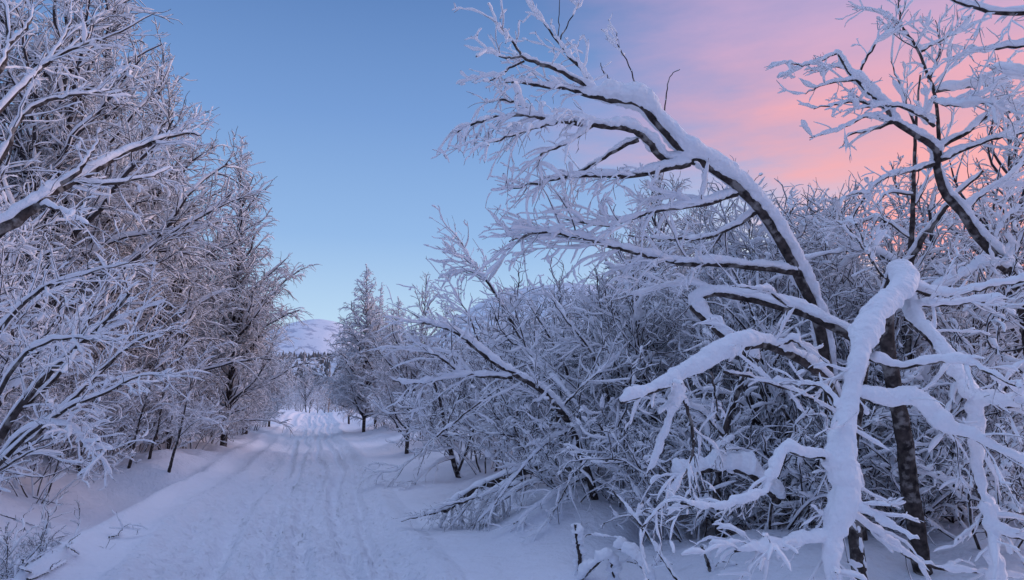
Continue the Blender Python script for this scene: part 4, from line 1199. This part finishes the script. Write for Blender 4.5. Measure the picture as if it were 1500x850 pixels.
lowb = traced('sprawling_birch', [(-60, 830, 7.0), (-50, 760, 7.0), (-20, 680, 7.0), (20, 610, 7.0), (63, 556, 7.0), (110, 512, 7.0), (157, 470, 7.0), (190, 430, 7.0)],
    [dict(pts=[(-40, 720, 6.8), (40, 640, 6.6), (102, 597, 6.4), (156, 575, 6.3), (207, 551, 6.2), (245, 548, 6.1)], r0=0.02, r1=0.005, snow=[0.022, 0.017, 0.011], d=1.5, tl=0.42, ts=0.55, t0=0.2, droop=0.15),
     dict(pts=[(40, 650, 6.6), (90, 600, 6.7), (130, 563, 6.8), (150, 540, 6.9), (204, 498, 7.0), (240, 488, 7.1)], r0=0.02, r1=0.005, snow=[0.019, 0.014, 0.011], d=1.5, tl=0.42, ts=0.55, t0=0.2),
     dict(pts=[(30, 600, 7.0), (90, 545, 7.2), (125, 478, 7.3), (140, 445, 7.4), (152, 418, 7.5), (165, 380, 7.6)], r0=0.02, r1=0.006, snow=0.008, d=1.5, tl=0.36, ts=0.55, t0=0.2),
     dict(pts=[(130, 563, 6.8), (165, 530, 7.0), (196, 483, 7.2), (212, 445, 7.4), (222, 410, 7.5)], r0=0.015, r1=0.005, snow=0.008, d=1.5, tl=0.36, ts=0.55),
     dict(pts=[(-20, 690, 6.8), (40, 630, 6.6), (90, 622, 6.4), (115, 632, 6.3), (130, 655, 6.2), (165, 660, 6.1)], r0=0.015, r1=0.005, snow=[0.022, 0.028, 0.017], d=1.5, tl=0.5, droop=0.3),
     dict(pts=[(-40, 640, 6.8), (20, 540, 6.4), (60, 505, 6.2), (120, 495, 6.0), (170, 500, 5.9)], r0=0.02, r1=0.005, snow=[0.028, 0.022, 0.017], d=1.5, tl=0.42, ts=0.55, t0=0.2, droop=0.15),
     dict(pts=[(-50, 560, 6.6), (10, 470, 6.3), (70, 420, 6.2), (130, 400, 6.1), (190, 385, 6.1)], r0=0.02, r1=0.005, snow=[0.022, 0.017, 0.014], d=1.6, tl=0.42, ts=0.55, t0=0.2, droop=0.12),
     dict(pts=[(-50, 740, 7.0), (0, 690, 6.8), (40, 665, 6.7), (78, 650, 6.6)], r0=0.014, r1=0.005, snow=0.011, d=1.4, tl=0.5)],
    trunk_r=(0.05, 0.012), trunk_snow=0.012, smin=0.2, tw=dict(trunk_twigs=1.0))
tag(lowb, 'sprawling low birch fanning rightward from the left edge', 'tree')

def onground(px, py, lift=0.03):
    """where the view through (px, py) meets the snow, a little above it"""
    d = 3.0
    for _ in range(400):
        q = P3(px, py, d)
        if q[2] - ground_z(q[0], q[1]) < lift:
            break
        d += 0.05
    return (px, py, d)


def onbank(pts):
    d = onground(pts[0][0], pts[0][1], -0.05)[2]
    return [(p[0], p[1], d) for p in pts]


for k, (pp, lb) in enumerate([([(118, 700, 10.6), (116, 672, 10.6), (126, 648, 10.6), (118, 618, 10.5), (95, 560, 10.4)], 'dark crooked stub with split stem under the left bushes'),
                              ([(188, 690, 12.0), (196, 655, 12.0), (204, 618, 12.0), (222, 560, 12.0)], 'dark thin stem on the left bank right of the split stub'),
                              ([(218, 676, 13.5), (224, 650, 13.5), (232, 625, 13.5), (240, 570, 13.5)], 'dark stem on the left bank with light base'),
                              ([(247, 694, 12.6), (254, 665, 12.6), (262, 640, 12.6), (275, 580, 12.6)], 'dark stem on the left bank nearest the drift')]):
    pp = onbank(pp)
    t = traced('bank_birch', pp, [dict(pts=[pp[-2], (pp[-2][0] + 30, pp[-2][1] - 25, pp[-2][2]), (pp[-2][0] + 60, pp[-2][1] - 20, pp[-2][2] - 0.2)], r0=0.012, r1=0.004, snow=0.02, d=1.5, tl=0.5),
                                  dict(pts=[pp[-1], (pp[-1][0] + 15, pp[-1][1] - 45, pp[-1][2]), (pp[-1][0] + 40, pp[-1][1] - 80, pp[-1][2])], r0=0.012, r1=0.004, snow=0.014, d=1.5, tl=0.5)],
               trunk_r=(0.035, 0.014), trunk_snow=0.02, smin=0.25, tw=dict(trunk_twigs=0.8))
    tag(t, lb, 'tree', 'dark stems on the left bank')

# dead twigs sticking out of the snow, bottom left
GF = 'fallen twigs in the snow at bottom left'
for k, (pp, lb) in enumerate([([(48, 728), (81, 737), (117, 740)], 'bare twig lying in the hollow, farthest of the bottom left twigs'),
                              ([(0, 754), (30, 763), (66, 776)], 'forked bare twig at the left edge below the bushes'),
                              ([(33, 802), (75, 790), (99, 784)], 'bare twig curving out of the snow near the track edge'),
                              ([(78, 791), (98, 800), (116, 812)], 'short bare twig crossing the curved one'),
                              ([(40, 850), (70, 838), (98, 822)], 'bare twig at the bottom edge'),
                              ([(24, 829), (34, 834), (46, 839)], 'short thick twig at the bottom left corner'),
                              ([(160, 787), (172, 784), (178, 780)], 'tiny twig poking out at the track edge')]):
    q = [onground(*p) for p in pp]
    t = traced('fallen_twig', q, [dict(pts=[q[1], (q[1][0] + 8, q[1][1] - 10, q[1][2]), (q[1][0] + 20, q[1][1] - 18, q[1][2])], r0=0.005, r1=0.002, snow=0.006, d=1.0, tl=0.2)],
               trunk_r=(0.010, 0.004), trunk_snow=0.008, smin=0.3)
    tag(t, lb, 'twig', GF)
